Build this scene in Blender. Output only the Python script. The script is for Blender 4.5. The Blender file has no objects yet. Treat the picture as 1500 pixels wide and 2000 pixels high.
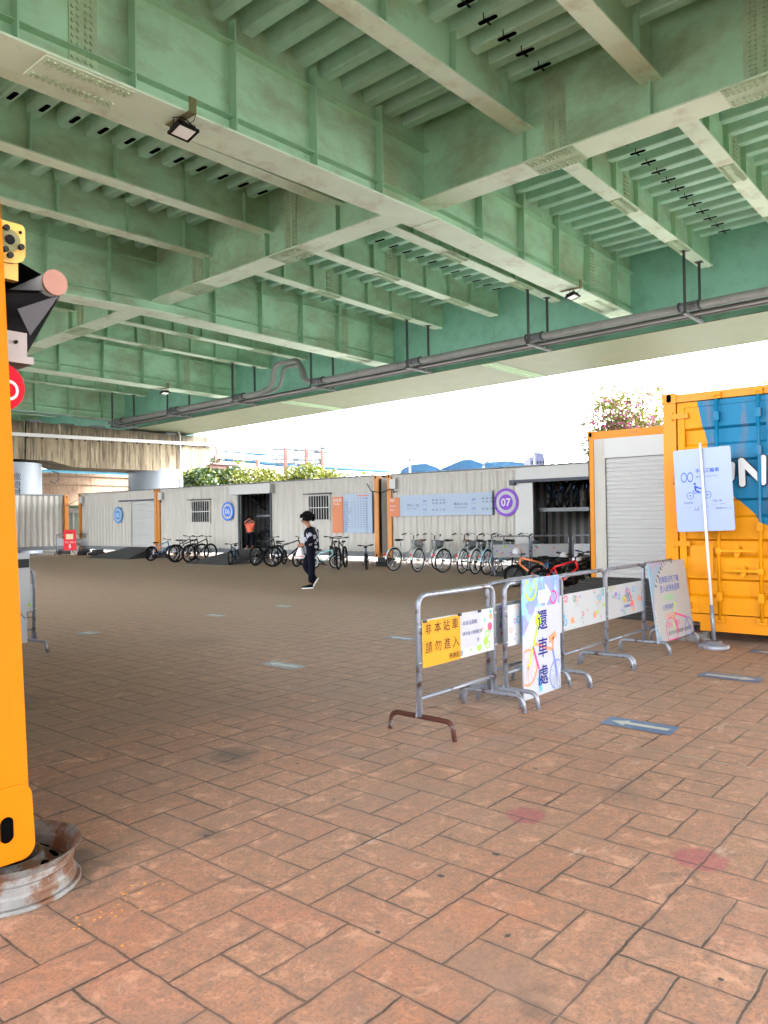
import bpy, bmesh, math, random
from mathutils import Vector, Matrix
R = math.radians
random.seed(7)
sc = bpy.context.scene
COL = sc.collection

# ---------------------------------------------------------------- camera
# X runs away to the right (across the bridge), Y away to the left (along the bridge), metres
cam_d = bpy.data.cameras.new('camera'); cam = bpy.data.objects.new('camera', cam_d); COL.objects.link(cam)
yaw, pit, rol = .698922, .0084372, -.0151545
F = Vector((math.cos(pit)*math.cos(yaw), math.cos(pit)*math.sin(yaw), math.sin(pit)))
r0 = Vector((math.sin(yaw), -math.cos(yaw), 0)); u0 = r0.cross(F)
rr = r0*math.cos(rol) + u0*math.sin(rol); uu = -r0*math.sin(rol) + u0*math.cos(rol)
M = Matrix((rr, uu, -F)).transposed().to_4x4(); M.translation = (0, 0, 1.5)
cam.matrix_world = M
cam_d.sensor_fit = 'HORIZONTAL'; cam_d.sensor_width = 36; cam_d.lens = 36*1514.17/1500
cam_d.clip_start = .05; cam_d.clip_end = 6000
sc.camera = cam

# ---------------------------------------------------------------- sky, sun, exposure
SUN_EL, SUN_AZ = R(38.5), R(-35)      # direction the light comes from, measured from +X
w = bpy.data.worlds.new('World'); sc.world = w; w.use_nodes = True
nt = w.node_tree; bg = nt.nodes['Background']
sky = nt.nodes.new('ShaderNodeTexSky'); sky.sky_type = 'NISHITA'; sky.sun_disc = False
sky.sun_elevation = SUN_EL; sky.sun_rotation = R(90) - SUN_AZ
sky.air_density = 1.0; sky.dust_density = 2.0; sky.ozone_density = 1.0
hs = nt.nodes.new('ShaderNodeHueSaturation'); hs.inputs['Saturation'].default_value = .12   # white hazy sky
nt.links.new(sky.outputs[0], hs.inputs['Color']); nt.links.new(hs.outputs[0], bg.inputs[0]); bg.inputs[1].default_value = .15
sd = bpy.data.lights.new('sun', 'SUN'); sd.energy = 1.0; sd.angle = R(10); sd.color = (1, .96, .9)
so = bpy.data.objects.new('sun', sd); COL.objects.link(so)
dv = Vector((math.cos(SUN_EL)*math.cos(SUN_AZ), math.cos(SUN_EL)*math.sin(SUN_AZ), math.sin(SUN_EL)))
so.rotation_euler = dv.to_track_quat('Z', 'Y').to_euler(); so.location = (30, -20, 40)
sc.view_settings.view_transform = 'Standard'; sc.view_settings.look = 'None'
sc.view_settings.gamma = 1; sc.view_settings.exposure = 4.3
sc.cycles.use_denoising = True
sc.cycles.max_bounces = 10; sc.cycles.diffuse_bounces = 6; sc.cycles.glossy_bounces = 3
sc.cycles.sample_clamp_indirect = 6

# ---------------------------------------------------------------- materials
class NT:
    def __init__(s, name):
        s.m = bpy.data.materials.new(name); s.m.use_nodes = True
        s.t = s.m.node_tree; s.b = s.t.nodes['Principled BSDF']
        s.tc = s.t.nodes.new('ShaderNodeTexCoord').outputs['Object']
    def n(s, ty, **k):
        q = s.t.nodes.new(ty)
        for a, v in k.items(): setattr(q, a, v)
        return q
    def put(s, sock, v):
        if isinstance(v, bpy.types.NodeSocket): s.t.links.new(v, sock)
        else: sock.default_value = v
    def math(s, op, a, b=0.0, c=None, clamp=False):
        q = s.n('ShaderNodeMath', operation=op, use_clamp=clamp)
        s.put(q.inputs[0], a); s.put(q.inputs[1], b)
        if c is not None: s.put(q.inputs[2], c)
        return q.outputs[0]
    def noise(s, scale, detail=4, rough=.6, vec=None, st=(1, 1, 1), dist=0.0):
        mp = s.n('ShaderNodeMapping'); s.put(mp.inputs[0], vec or s.tc); mp.inputs['Scale'].default_value = st
        q = s.n('ShaderNodeTexNoise'); s.put(q.inputs['Vector'], mp.outputs[0])
        q.inputs['Scale'].default_value = scale; q.inputs['Detail'].default_value = detail
        q.inputs['Roughness'].default_value = rough; q.inputs['Distortion'].default_value = dist
        return q.outputs['Fac']
    def ramp(s, fac, stops, interp='LINEAR'):
        q = s.n('ShaderNodeValToRGB'); s.put(q.inputs[0], fac); cr = q.color_ramp; cr.interpolation = interp
        while len(cr.elements) < len(stops): cr.elements.new(.5)
        for e, (p, c) in zip(cr.elements, stops):
            e.position = p; e.color = (c if len(c) == 4 else (*c, 1)) if not isinstance(c, (int, float)) else (c, c, c, 1)
        return q.outputs[0]
    def mix(s, f, a, b, mode='MIX'):
        q = s.n('ShaderNodeMix', data_type='RGBA', blend_type=mode); s.put(q.inputs[0], f)
        for k, v in ((6, a), (7, b)):
            if isinstance(v, tuple): v = (*v[:3], 1)
            s.put(q.inputs[k], v)
        return q.outputs[2]
    def bump(s, h, dist=.01, strength=1.0):
        q = s.n('ShaderNodeBump'); s.put(q.inputs['Height'], h); q.inputs['Distance'].default_value = dist
        q.inputs['Strength'].default_value = strength; s.put(s.b.inputs['Normal'], q.outputs[0]); return q
    def done(s, col, rough=.6, metal=0.0, spec=None):
        if isinstance(col, tuple): col = (*col[:3], 1)
        s.put(s.b.inputs['Base Color'], col); s.put(s.b.inputs['Roughness'], rough); s.put(s.b.inputs['Metallic'], metal)
        if spec is not None: s.b.inputs['Specular IOR Level'].default_value = spec
        return s.m
MATS = {}
def paint(name, c, rough=.5, metal=0.0, var=.12, scale=3.0, dirt=None, dfac=.5, dst=(1, 1, 1), dscale=2.0, bmp=0.0, thr=(.45, .75), spec=None):
    if name in MATS: return MATS[name]
    k = NT(name)
    lo = tuple(x*(1-var) for x in c); hi = tuple(min(1, x*(1+var)) for x in c)
    col = k.mix(k.noise(scale, 5), lo, hi)
    if dirt:
        f = k.ramp(k.noise(dscale, 7, .68, st=dst), [(thr[0], 0.0), (thr[1], 1.0)])
        col = k.mix(k.math('MULTIPLY', f, dfac), col, dirt)
    if bmp: k.bump(k.noise(scale*12, 4), .01, bmp)
    rg = k.math('MULTIPLY_ADD', k.noise(scale*2), .25, rough-.12)
    MATS[name] = k.done(col, rg, metal, spec); return MATS[name]

G_WEB = paint('green steel web', (.37, .63, .43), .55, var=.16, scale=1.1, dirt=(.235, .25, .13), dfac=.7, dscale=.6, dst=(.8, 1, 1.5), thr=(.43, .64))
G_RIB = paint('green steel rib', (.40, .66, .53), .5, var=.12, scale=2.5, dirt=(.24, .36, .28), dfac=.4)
G_FL = paint('pale green steel flange', (.60, .74, .58), .55, var=.14, scale=1.6, dirt=(.30, .22, .11), dfac=.75, dscale=1.3, thr=(.52, .78))  # bottom flanges set paler than the webs, with brown blotches
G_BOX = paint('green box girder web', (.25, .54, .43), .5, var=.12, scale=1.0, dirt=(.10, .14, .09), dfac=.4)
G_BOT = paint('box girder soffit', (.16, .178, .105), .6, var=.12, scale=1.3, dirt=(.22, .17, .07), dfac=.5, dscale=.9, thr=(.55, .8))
G_PLATE = paint('splice plate paint', (.38, .52, .34), .5, var=.12, scale=5, dirt=(.14, .13, .08), dfac=.4)
G_STIFF = paint('green steel stiffener', (.33, .56, .37), .5, var=.15, scale=2)
BLACKHOLE = paint('dark opening', (.002, .002, .002), .95, spec=0)
PIPE = paint('grey pipe', (.27, .275, .28), .45, var=.15, scale=3, dirt=(.10, .09, .08), dfac=.5)
PIPE_D = paint('dark pipe', (.055, .05, .05), .5, var=.2)
HANG = paint('hanger steel', (.05, .055, .055), .5)
ORANGE = paint('orange container paint', (.50, .175, .003), .42, var=.05, scale=2, dirt=(.35, .13, .03), dfac=.35, dscale=9, thr=(.62, .8), spec=.2)
ORANGE_D = paint('orange post paint', (.42, .145, .006), .5, var=.1, scale=4, dirt=(.2, .09, .03), dfac=.4, dscale=6)
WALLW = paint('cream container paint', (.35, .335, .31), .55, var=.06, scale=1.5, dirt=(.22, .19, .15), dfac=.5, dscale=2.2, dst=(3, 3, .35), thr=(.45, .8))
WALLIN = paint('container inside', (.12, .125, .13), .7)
GREYSTEEL = paint('grey base rail', (.12, .13, .145), .55, var=.15)
SHUT = paint('roller shutter slats', (.36, .36, .36), .45, var=.06, scale=2, dirt=(.4, .38, .36), dfac=.35, dst=(1, 1, .3))
GALV = paint('galvanised tube', (.18, .19, .225), .38, metal=.35, var=.15, scale=8, dirt=(.05, .016, .010), dfac=.9, dscale=7, thr=(.54, .63))
RUSTY = paint('rusty tube', (.055, .018, .012), .75, var=.4, scale=14, spec=.2, dirt=(.2, .19, .2), dfac=.7, dscale=9, thr=(.55, .65))
WHITE = paint('white board', (.29, .30, .32), .5, var=.03)
WHITEP = paint('bright white paint', (.46, .46, .46), .5, var=.02)
BOARD = paint('pale blue board', (.21, .27, .37), .45, var=.03)
OBOARD = paint('orange board', (.40, .105, .025), .5, var=.05)
BLUE = paint('blue print', (.015, .05, .32), .6, var=.03, spec=.1)
NAVY = paint('indigo print', (.010, .007, .15), .6, var=.03, spec=.1)
GREYP = paint('grey print', (.06, .065, .085), .6, spec=.15)
INK = paint('dark ink', (.005, .005, .008), .7, spec=.1)
BLACK = paint('black paint', (.004, .004, .005), .5, var=.2, spec=.25)
RUB = paint('black rubber', (.005, .005, .0055), .85, spec=.2)
CHROME = paint('bare metal', (.45, .45, .46), .3, metal=.9)
RAMP = paint('dark rubber ramp', (.028, .028, .03), .8, var=.25, scale=3)
def flat(name, c, rough=.6): return paint(name, c, rough, var=.04, spec=.15)
def P3(a, b, c): return Vector((a, b, c))

# ---------------------------------------------------------------- mesh builder
class MB:
    def __init__(s): s.v = []; s.f = []; s.mi = []; s.sm = []; s.ms = []
    def mat(s, m):
        if m not in s.ms: s.ms.append(m)
        return s.ms.index(m)
    def add(s, vs, fs, m, smooth=False):
        o = len(s.v); k = s.mat(m)
        s.v += [tuple(v) for v in vs]
        for f in fs: s.f.append(tuple(i+o for i in f)); s.mi.append(k); s.sm.append(smooth)
        return s
    def hexa(s, p, m):   # p: 4 bottom (ccw) + 4 top
        return s.add(p, [(3, 2, 1, 0), (4, 5, 6, 7), (0, 1, 5, 4), (1, 2, 6, 5), (2, 3, 7, 6), (3, 0, 4, 7)], m)
    def box(s, x0, x1, y0, y1, z0, z1, m, T=None):
        p = [Vector(q) for q in ((x0, y0, z0), (x1, y0, z0), (x1, y1, z0), (x0, y1, z0), (x0, y0, z1), (x1, y0, z1), (x1, y1, z1), (x0, y1, z1))]
        if T is not None: p = [T @ q for q in p]
        return s.hexa(p, m)
    def sweep(s, a, b, sec, U, V, m, caps=True, smooth=False):   # section list of (u, v)
        a, b, U, V = Vector(a), Vector(b), Vector(U), Vector(V); n = len(sec)
        vs = [a+U*u+V*v for u, v in sec] + [b+U*u+V*v for u, v in sec]
        fs = [(i, (i+1) % n, n+(i+1) % n, n+i) for i in range(n)]
        if caps: fs += [tuple(range(n-1, -1, -1)), tuple(range(n, 2*n))]
        return s.add(vs, fs, m, smooth)
    def rect(s, a, b, u0, u1, v0, v1, U, V, m): return s.sweep(a, b, [(u0, v0), (u1, v0), (u1, v1), (u0, v1)], U, V, m)
    def tube(s, pts, r, m, n=8, closed=False, caps=True, up=None):
        pts = [Vector(p) for p in pts]; N = len(pts); rs = r if isinstance(r, (list, tuple)) else [r]*N
        tan = []
        for i in range(N):
            if closed: t = pts[(i+1) % N]-pts[i-1]
            else: t = pts[min(i+1, N-1)]-pts[max(i-1, 0)]
            tan.append(t.normalized())
        a = Vector(up) if up else (Vector((0, 0, 1)) if abs(tan[0].z) < .9 else Vector((1, 0, 0)))
        u = (a - tan[0]*a.dot(tan[0])).normalized(); vs = []
        for i in range(N):
            t = tan[i]; u = (u - t*u.dot(t)); u = u.normalized() if u.length > 1e-6 else Vector((1, 0, 0)); v = t.cross(u)
            for k in range(n):
                an = 2*math.pi*k/n; vs.append(pts[i]+(u*math.cos(an)+v*math.sin(an))*rs[i])
        fs = []
        for i in range(N if closed else N-1):
            j = (i+1) % N
            for k in range(n): fs.append((i*n+k, i*n+(k+1) % n, j*n+(k+1) % n, j*n+k))
        if caps and not closed: fs += [tuple(range(n-1, -1, -1)), tuple(range((N-1)*n, N*n))]
        return s.add(vs, fs, m, True)
    def cyl(s, a, b, r, m, n=16, r2=None): return s.tube([a, b], [r, r if r2 is None else r2], m, n)
    def lathe(s, o, prof, m, n=24, axis=(0, 0, 1), smooth=True):
        o = Vector(o); ax = Vector(axis).normalized()
        u = ax.orthogonal().normalized(); v = ax.cross(u); vs = []
        for r, h in prof:
            for k in range(n):
                an = 2*math.pi*k/n; vs.append(o+ax*h+(u*math.cos(an)+v*math.sin(an))*r)
        fs = [(i*n+k, i*n+(k+1) % n, (i+1)*n+(k+1) % n, (i+1)*n+k) for i in range(len(prof)-1) for k in range(n)]
        return s.add(vs, fs, m, smooth)
    def poly(s, pts, th, nrm, m):   # flat outline with thickness
        pts = [Vector(p) for p in pts]; n = len(pts); N = Vector(nrm)*th
        vs = pts+[p+N for p in pts]
        return s.add(vs, [tuple(range(n-1, -1, -1)), tuple(range(n, 2*n))]+[(i, (i+1) % n, n+(i+1) % n, n+i) for i in range(n)], m)
    def disc(s, o, r, th, nrm, m, n=28, r_in=0, sx=1.0):
        N = Vector(nrm).normalized(); u = Vector((0, 0, 1)).cross(N); u = u.normalized() if u.length > .1 else Vector((1, 0, 0)); v = N.cross(u); o = Vector(o)
        if not r_in: return s.poly([o+u*math.cos(2*math.pi*k/n)*r*sx+v*math.sin(2*math.pi*k/n)*r for k in range(n)], th, N, m)
        vs = []
        for rad, h in ((r, 0), (r, th), (r_in, th), (r_in, 0)):
            vs += [o+(u*math.cos(2*math.pi*k/n)*sx+v*math.sin(2*math.pi*k/n))*rad+N*h for k in range(n)]
        fs = [(i*n+k, i*n+(k+1) % n, ((i+1) % 4)*n+(k+1) % n, ((i+1) % 4)*n+k) for i in range(4) for k in range(n)]
        return s.add(vs, fs, m)
    def bolts(s, o, U, V, N, nu, nv, du, dv, m, r=.02, h=.018):
        o, U, V, N = Vector(o), Vector(U), Vector(V), Vector(N)
        for i in range(nu):
            for j in range(nv):
                c = o+U*du*i+V*dv*j; vs = []
                for rad, hh in ((r, 0), (r*.8, h)):
                    vs += [c+N*hh+(U*math.cos(k*math.pi/3)+V*math.sin(k*math.pi/3))*rad for k in range(6)]
                s.add(vs, [(k, (k+1) % 6, 6+(k+1) % 6, 6+k) for k in range(6)]+[(6, 7, 8, 9, 10, 11)], m)
    def build(s, name, parent=None, loc=None, **kw):
        me = bpy.data.meshes.new(name)
        off = Vector(loc) if loc is not None else Vector((0, 0, 0))
        if parent is not None and loc is None: off = Vector(parent.get('_o', (0, 0, 0)))
        me.from_pydata([(x-off.x, y-off.y, z-off.z) for x, y, z in s.v], [], s.f)
        for m in s.ms: me.materials.append(m)
        me.polygons.foreach_set('material_index', s.mi); me.polygons.foreach_set('use_smooth', s.sm)
        me.update()
        o = bpy.data.objects.new(name, me); COL.objects.link(o)
        if parent is not None: o.parent = parent
        if parent is None: o.location = off
        o['_o'] = (0.0, 0.0, 0.0) if parent is None else tuple(off)
        if parent is None: o['_o'] = tuple(off)
        for a, v in kw.items(): o[a] = v
        return o
    def part(s, name, parent, **kw): return s.build(name, parent, **kw)
def thing(name, label, cat, loc=(0, 0, 0), group=None, world=True, rotz=0.0):
    o = bpy.data.objects.new(name, None); COL.objects.link(o); o.empty_display_size = .2
    o.location = loc; o.rotation_euler = (0, 0, rotz); o['label'] = label; o['category'] = cat
    o['_o'] = tuple(loc) if world else (0.0, 0.0, 0.0)      # world: parts are given in world coordinates
    if group: o['group'] = group
    return o
def tag(o, label, cat, group=None):
    o['label'] = label; o['category'] = cat
    if group: o['group'] = group
    return o
def struct(o): o['kind'] = 'structure'; return o
def dup(o, loc, rotz, label=None, group=None, lean=0.0):
    def cp(q, par):
        c = q.copy(); COL.objects.link(c); c.parent = par
        for ch in q.children: cp(ch, c)
        return c
    c = cp(o, None); c.location = loc; c.rotation_euler = (lean, 0, rotz)
    if label: c['label'] = label
    if group: c['group'] = group
    return c
X_, Y_, Z_ = Vector((1, 0, 0)), Vector((0, 1, 0)), Vector((0, 0, 1))

_tc = {}
def text(mb, s, o, U, V, size, m, align='LEFT', th=0.0, bold=0.0):
    key = (s, bold)
    if key not in _tc:
        cu = bpy.data.curves.new('t', 'FONT'); cu.body = s; cu.size = 1; cu.resolution_u = 2; cu.offset = bold
        ob = bpy.data.objects.new('t', cu); COL.objects.link(ob)
        dg = bpy.context.evaluated_depsgraph_get(); me = bpy.data.meshes.new_from_object(ob.evaluated_get(dg))
        _tc[key] = ([v.co.copy() for v in me.vertices], [tuple(p.vertices) for p in me.polygons])
        bpy.data.objects.remove(ob); bpy.data.curves.remove(cu); bpy.data.meshes.remove(me)
    vs, fs = _tc[key]
    if not vs: return
    x0 = min(v.x for v in vs); x1 = max(v.x for v in vs); dx = {'LEFT': 0, 'CENTER': -(x0+x1)/2, 'RIGHT': -x1}[align]
    U, V, o = Vector(U), Vector(V), Vector(o)
    mb.add([o+U*(v.x+dx)*size+V*v.y*size for v in vs], fs, m)

# ================================================================ GROUND
k = NT('stamped concrete paving')
sep = k.n('ShaderNodeSeparateXYZ'); 
geo = k.n('ShaderNodeNewGeometry').outputs['Position']
wob = k.n('ShaderNodeTexNoise'); k.put(wob.inputs['Vector'], geo); wob.inputs['Scale'].default_value = 11; wob.inputs['Detail'].default_value = 5
vm = k.n('ShaderNodeVectorMath', operation='MULTIPLY_ADD'); k.put(vm.inputs[0], wob.outputs['Color'])
vm.inputs[1].default_value = (.020, .020, 0); k.put(vm.inputs[2], geo)
k.put(sep.inputs[0], vm.outputs[0])
U = .21333
px_ = k.math('ADD', k.math('DIVIDE', sep.outputs[0], U), .09-.04); py_ = k.math('ADD', k.math('DIVIDE', sep.outputs[1], U), -.27-.04+.0)
def modp(a, b): return k.math('FLOORED_MODULO', a, b)
mx = modp(k.math('SUBTRACT', px_, 1.0), 3.0); my = modp(k.math('SUBTRACT', py_, 2.0), 3.0)
def A(a): return k.math('ABSOLUTE', a)
d0 = k.math('MINIMUM', k.math('MINIMUM', mx, k.math('SUBTRACT', 3.0, mx)), k.math('MINIMUM', my, k.math('SUBTRACT', 3.0, my)))
d1 = k.math('MAXIMUM', A(k.math('SUBTRACT', my, 1.0)), k.math('SUBTRACT', 1.0, mx))
d2 = k.math('MAXIMUM', A(k.math('SUBTRACT', mx, 1.0)), k.math('SUBTRACT', my, 2.0))
d3 = k.math('MAXIMUM', A(k.math('SUBTRACT', my, 2.0)), k.math('SUBTRACT', mx, 2.0))
d4 = k.math('MAXIMUM', A(k.math('SUBTRACT', mx, 2.0)), k.math('SUBTRACT', 1.0, my))
d = k.math('MINIMUM', k.math('MINIMUM', d1, d2), k.math('MINIMUM', k.math('MINIMUM', d3, d4), d0))
GT = lambda a, b: k.math('GREATER_THAN', a, b)
LT = lambda a, b: k.math('LESS_THAN', a, b)
ML = lambda a, b: k.math('MULTIPLY', a, b)
sid = k.math('ADD', k.math('ADD', ML(LT(my, 1.0), GT(mx, 1.0)), ML(ML(LT(mx, 1.0), LT(my, 2.0)), 2.0)),
             k.math('ADD', ML(ML(GT(my, 2.0), LT(mx, 2.0)), 3.0), ML(ML(GT(mx, 2.0), GT(my, 1.0)), 4.0)))
cmb = k.n('ShaderNodeCombineXYZ')
k.put(cmb.inputs[0], k.math('FLOOR', k.math('DIVIDE', k.math('SUBTRACT', px_, 1.0), 3.0)))
k.put(cmb.inputs[1], k.math('FLOOR', k.math('DIVIDE', k.math('SUBTRACT', py_, 2.0), 3.0))); k.put(cmb.inputs[2], sid)
wn = k.n('ShaderNodeTexWhiteNoise', noise_dimensions='3D'); k.put(wn.inputs['Vector'], cmb.outputs[0])
rnd = wn.outputs['Value']
big = k.noise(.35, 4, .6, vec=geo); med = k.noise(2.2, 6, .65, vec=geo, dist=.6); fine = k.noise(38, 5, .7, vec=geo); slate = k.noise(6.5, 7, .62, vec=geo, dist=1.2)
col = k.mix(k.ramp(med, [(.3, 0.0), (.72, 1.0)]), (.255, .128, .080), (.34, .185, .118))
col = k.mix(.45, col, k.ramp(rnd, [(0.0, (.36, .165, .115)), (.35, (.26, .155, .11)), (.65, (.34, .205, .14)), (1.0, (.30, .135, .085))]))
col = k.mix(k.ramp(big, [(.42, 0.0), (.7, .6)]), col, (.235, .135, .092))
col = k.mix(k.ramp(fine, [(.50, 0.0), (.68, .6)]), col, (.13, .085, .065))
col = k.mix(k.ramp(k.noise(16, 7, .8, vec=geo, dist=.3), [(.44, 0.0), (.60, .8)]), col, (.17, .115, .09))
col = k.mix(k.ramp(k.noise(75, 3, .8, vec=geo), [(.50, 0.0), (.64, .7)]), col, (.11, .08, .066))
col = k.mix(k.ramp(k.noise(5.5, 6, .75, vec=geo, dist=.5), [(.54, 0.0), (.64, .6)]), col, (.44, .26, .18))
col = k.mix(k.ramp(k.noise(18, 6, .7, vec=geo, dist=.8), [(.58, 0.0), (.70, .5)]), col, (.44, .26, .18))
nearj = k.ramp(k.math('ADD', d, k.math('MULTIPLY', k.noise(9, 4, .6, vec=geo), .25)), [(.10, .7), (.22, 0.0)])    # grime creeping in from the joints
col = k.mix(nearj, col, (.14, .10, .08))
col = k.mix(k.ramp(k.noise(3.1, 6, .7, vec=geo), [(.58, 0.0), (.74, .6)]), col, (.14, .095, .075))
col = k.mix(k.ramp(k.noise(.9, 4, .6, vec=geo), [(.58, 0.0), (.74, .4)]), col, (.36, .165, .10))
col = k.mix(k.ramp(k.noise(1.4, 6, .7, vec=geo, dist=1.0), [(.54, 0.0), (.66, .55)]), col, (.17, .12, .095))       # foot-worn grey patches
sg = k.n('ShaderNodeSeparateXYZ'); k.put(sg.inputs[0], geo)
dust = k.ramp(k.math('DIVIDE', k.math('ADD', k.math('ADD', sg.outputs[0], k.math('MULTIPLY', sg.outputs[1], .6)), k.math('MULTIPLY', big, 8)), 30), [(.25, 0.0), (.55, .65), (.62, .8)])
col = k.mix(k.ramp(k.noise(.55, 5, .65, vec=geo, dist=.8), [(.50, 0.0), (.62, .55)]), col, (.175, .125, .10))     # broad greyish traffic wear
col = k.mix(k.ramp(k.noise(2.7, 7, .75, vec=geo, dist=1.3), [(.60, 0.0), (.67, .6)]), col, (.10, .075, .062))
col = k.mix(dust, col, k.mix(med, (.19, .145, .105), (.30, .235, .185)))      # the far side is plain brushed concrete grey with dust
col = k.mix(k.ramp(k.noise(1.0, 6, .75, vec=geo, st=(1, 3.0, 1)), [(.62, 0.0), (.72, .6)]), col, (.46, .40, .36))  # chalky scuffs
for (cx_, cy_, cr_) in ((3.43, 1.985, .115), (3.45, 1.14, .125)):      # faded pink paint
    vd = k.n('ShaderNodeVectorMath', operation='DISTANCE'); k.put(vd.inputs[0], geo); vd.inputs[1].default_value = (cx_, cy_, 0)
    rd_ = k.math('ADD', vd.outputs['Value'], k.math('MULTIPLY', k.math('SUBTRACT', k.noise(12, 4, .6, vec=geo), .5), .09))
    col = k.mix(k.math('MULTIPLY', k.ramp(k.math('DIVIDE', rd_, cr_), [(.78, 1.0), (.95, 0.0)]), k.ramp(k.noise(40, 4, .7, vec=geo), [(.3, .75), (.65, .35)])), col, (.22, .05, .08))
for (cx_, cy_, cr_, cf_) in ((3.17, 3.95, .20, .8), (2.12, 1.2, .12, .5), (1.55, 3.3, .42, .8), (2.3, 3.05, .10, .5), (5.9, 8.0, .5, .3), (4.0, 1.7, .22, .35), (3.0, 6.6, .5, .4)):
    vd = k.n('ShaderNodeVectorMath', operation='DISTANCE'); k.put(vd.inputs[0], geo); vd.inputs[1].default_value = (cx_, cy_, 0)
    rd_ = k.math('ADD', vd.outputs['Value'], k.math('MULTIPLY', k.math('SUBTRACT', k.noise(7, 5, .7, vec=geo), .5), cr_*2.2))
    col = k.mix(k.math('MULTIPLY', k.ramp(k.math('DIVIDE', rd_, cr_), [(.35, 1.0), (1.0, 0.0)]), cf_), col, (.085, .07, .06))
jw = k.math('MULTIPLY_ADD', k.noise(3.2, 5, .7, vec=geo), .085, -.016)      # joint width, uneven
jm = k.ramp(k.math('DIVIDE', d, jw), [(.45, 1.0), (1.05, 0.0)])
jstr = k.ramp(k.noise(1.3, 3, .6, vec=geo), [(.3, .45), (.6, 1.0)])
col = k.mix(k.math('MULTIPLY', jm, jstr), col, k.mix(k.noise(60, 2, .5, vec=geo), (.018, .015, .014), (.08, .066, .058)))
hgt = k.math('ADD', k.math('MULTIPLY', jm, -.35), k.math('ADD', k.math('MULTIPLY', slate, .6), k.math('MULTIPLY', fine, .22)))
k.bump(hgt, .005, .7)
gn = k.n('ShaderNodeVectorMath', operation='MULTIPLY'); k.put(gn.inputs[0], col); gn.inputs[1].default_value = (1.27, 1.17, 1.09)
GROUND = k.done(gn.outputs[0], k.math('MULTIPLY_ADD', med, .3, .5), 0, .2)
OUTER = paint('sunlit concrete ground', (.17, .165, .155), .85, var=.15, scale=.8)
# one sheet to the horizon; the stamped paving lies on it
mb = MB(); S = 3000
mb.add([(-S, -S, -.008), (S, -S, -.008), (S, S, -.008), (-S, S, -.008)], [(0, 1, 2, 3)], OUTER); struct(mb.build('ground'))
mb = MB(); mb.add([(-12, -14, 0), (21.6, -14, 0), (21.6, 36.5, 0), (-12, 36.5, 0)], [(0, 1, 2, 3)], GROUND); struct(mb.build('paving'))
# saw-cut slab joints
JN = paint('grit in joint', (.30, .25, .20), .9, var=.4, scale=30)
def strip(path, w_, m, name):
    mb = MB(); vs = []
    for i, p in enumerate(path):
        a = Vector(path[max(0, i-1)]); b = Vector(path[min(len(path)-1, i+1)]); t = (b-a).normalized(); n_ = Vector((-t.y, t.x))
        ww = w_*random.uniform(.5, 1.4); vs += [(p[0]+n_.x*ww, p[1]+n_.y*ww, .003), (p[0]-n_.x*ww, p[1]-n_.y*ww, .003)]
    mb.add(vs, [(2*i, 2*i+1, 2*i+3, 2*i+2) for i in range(len(path)-1)], m); return struct(mb.build(name))
def seg(a, b, n, j=.006): return [(a[0]+(b[0]-a[0])*i/n+random.uniform(-j, j), a[1]+(b[1]-a[1])*i/n+random.uniform(-j, j)) for i in range(n+1)]
strip(seg((4.87, -2), (4.87, 3.1), 90), .006, JN, 'slab_joint')
strip(seg((4.87, 3.1), (5.15, 5.0), 50), .005, JN, 'slab_joint')
strip(seg((1.8, 4.95), (5.15, 5.0), 70), .004, JN, 'slab_joint')
# ================================================================ BRIDGE
B1, BEX, BEO = 13.485, 24.65, 28.5  # bridge, pier and pipe coordinates scaled up about the camera, factor baked in
SP = 2.513; YG = 10.05
gr = lambda y: -.0174*(y-10)
GB = lambda x: 7.90 + (.036 if x < B1 else -.004)*(x-B1)
PB = lambda x: 8.99 + (.022 if x < B1 else -.004)*(x-B1)
RB = lambda x: 9.765 + (.018 if x < B1 else -.004)*(x-B1)
bridge = thing('steel_bridge', 'green painted steel road bridge spanning overhead on deep girders and ribbed deck', 'bridge', (13, 20, 0))
Y0, Y1 = -64.0, 62.0
def zoff(p, dz): return Vector(p)+Z_*dz
def sweep_y(mb, x, z, sec, m, y0=Y0, y1=Y1): # prism along the bridge following its grade
    mb.sweep((x, y0, z+gr(y0)), (x, y1, z+gr(y1)), sec, X_, Z_, m)
# deck plate
mb = MB()
for xa, xb in ((-4.5, B1), (B1, 30.6)):
    za, zb = RB(xa)+.4, RB(xb)+.4
    p = [(xa, Y0, za+gr(Y0)), (xb, Y0, zb+gr(Y0)), (xb, Y1, zb+gr(Y1)), (xa, Y1, za+gr(Y1))]
    mb.hexa([Vector(q) for q in p]+[Vector(q)+Z_*.25 for q in p], G_RIB)
mb.part('deck', bridge)
for x in (-4.4, 30.5):
    mb = MB(); sweep_y(mb, x, RB(x)+.65, [(-.12, 0), (.12, 0), (.08, .9), (-.08, .9)], paint('parapet concrete', (.4, .39, .36), .8)); mb.part('parapet', bridge)
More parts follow.
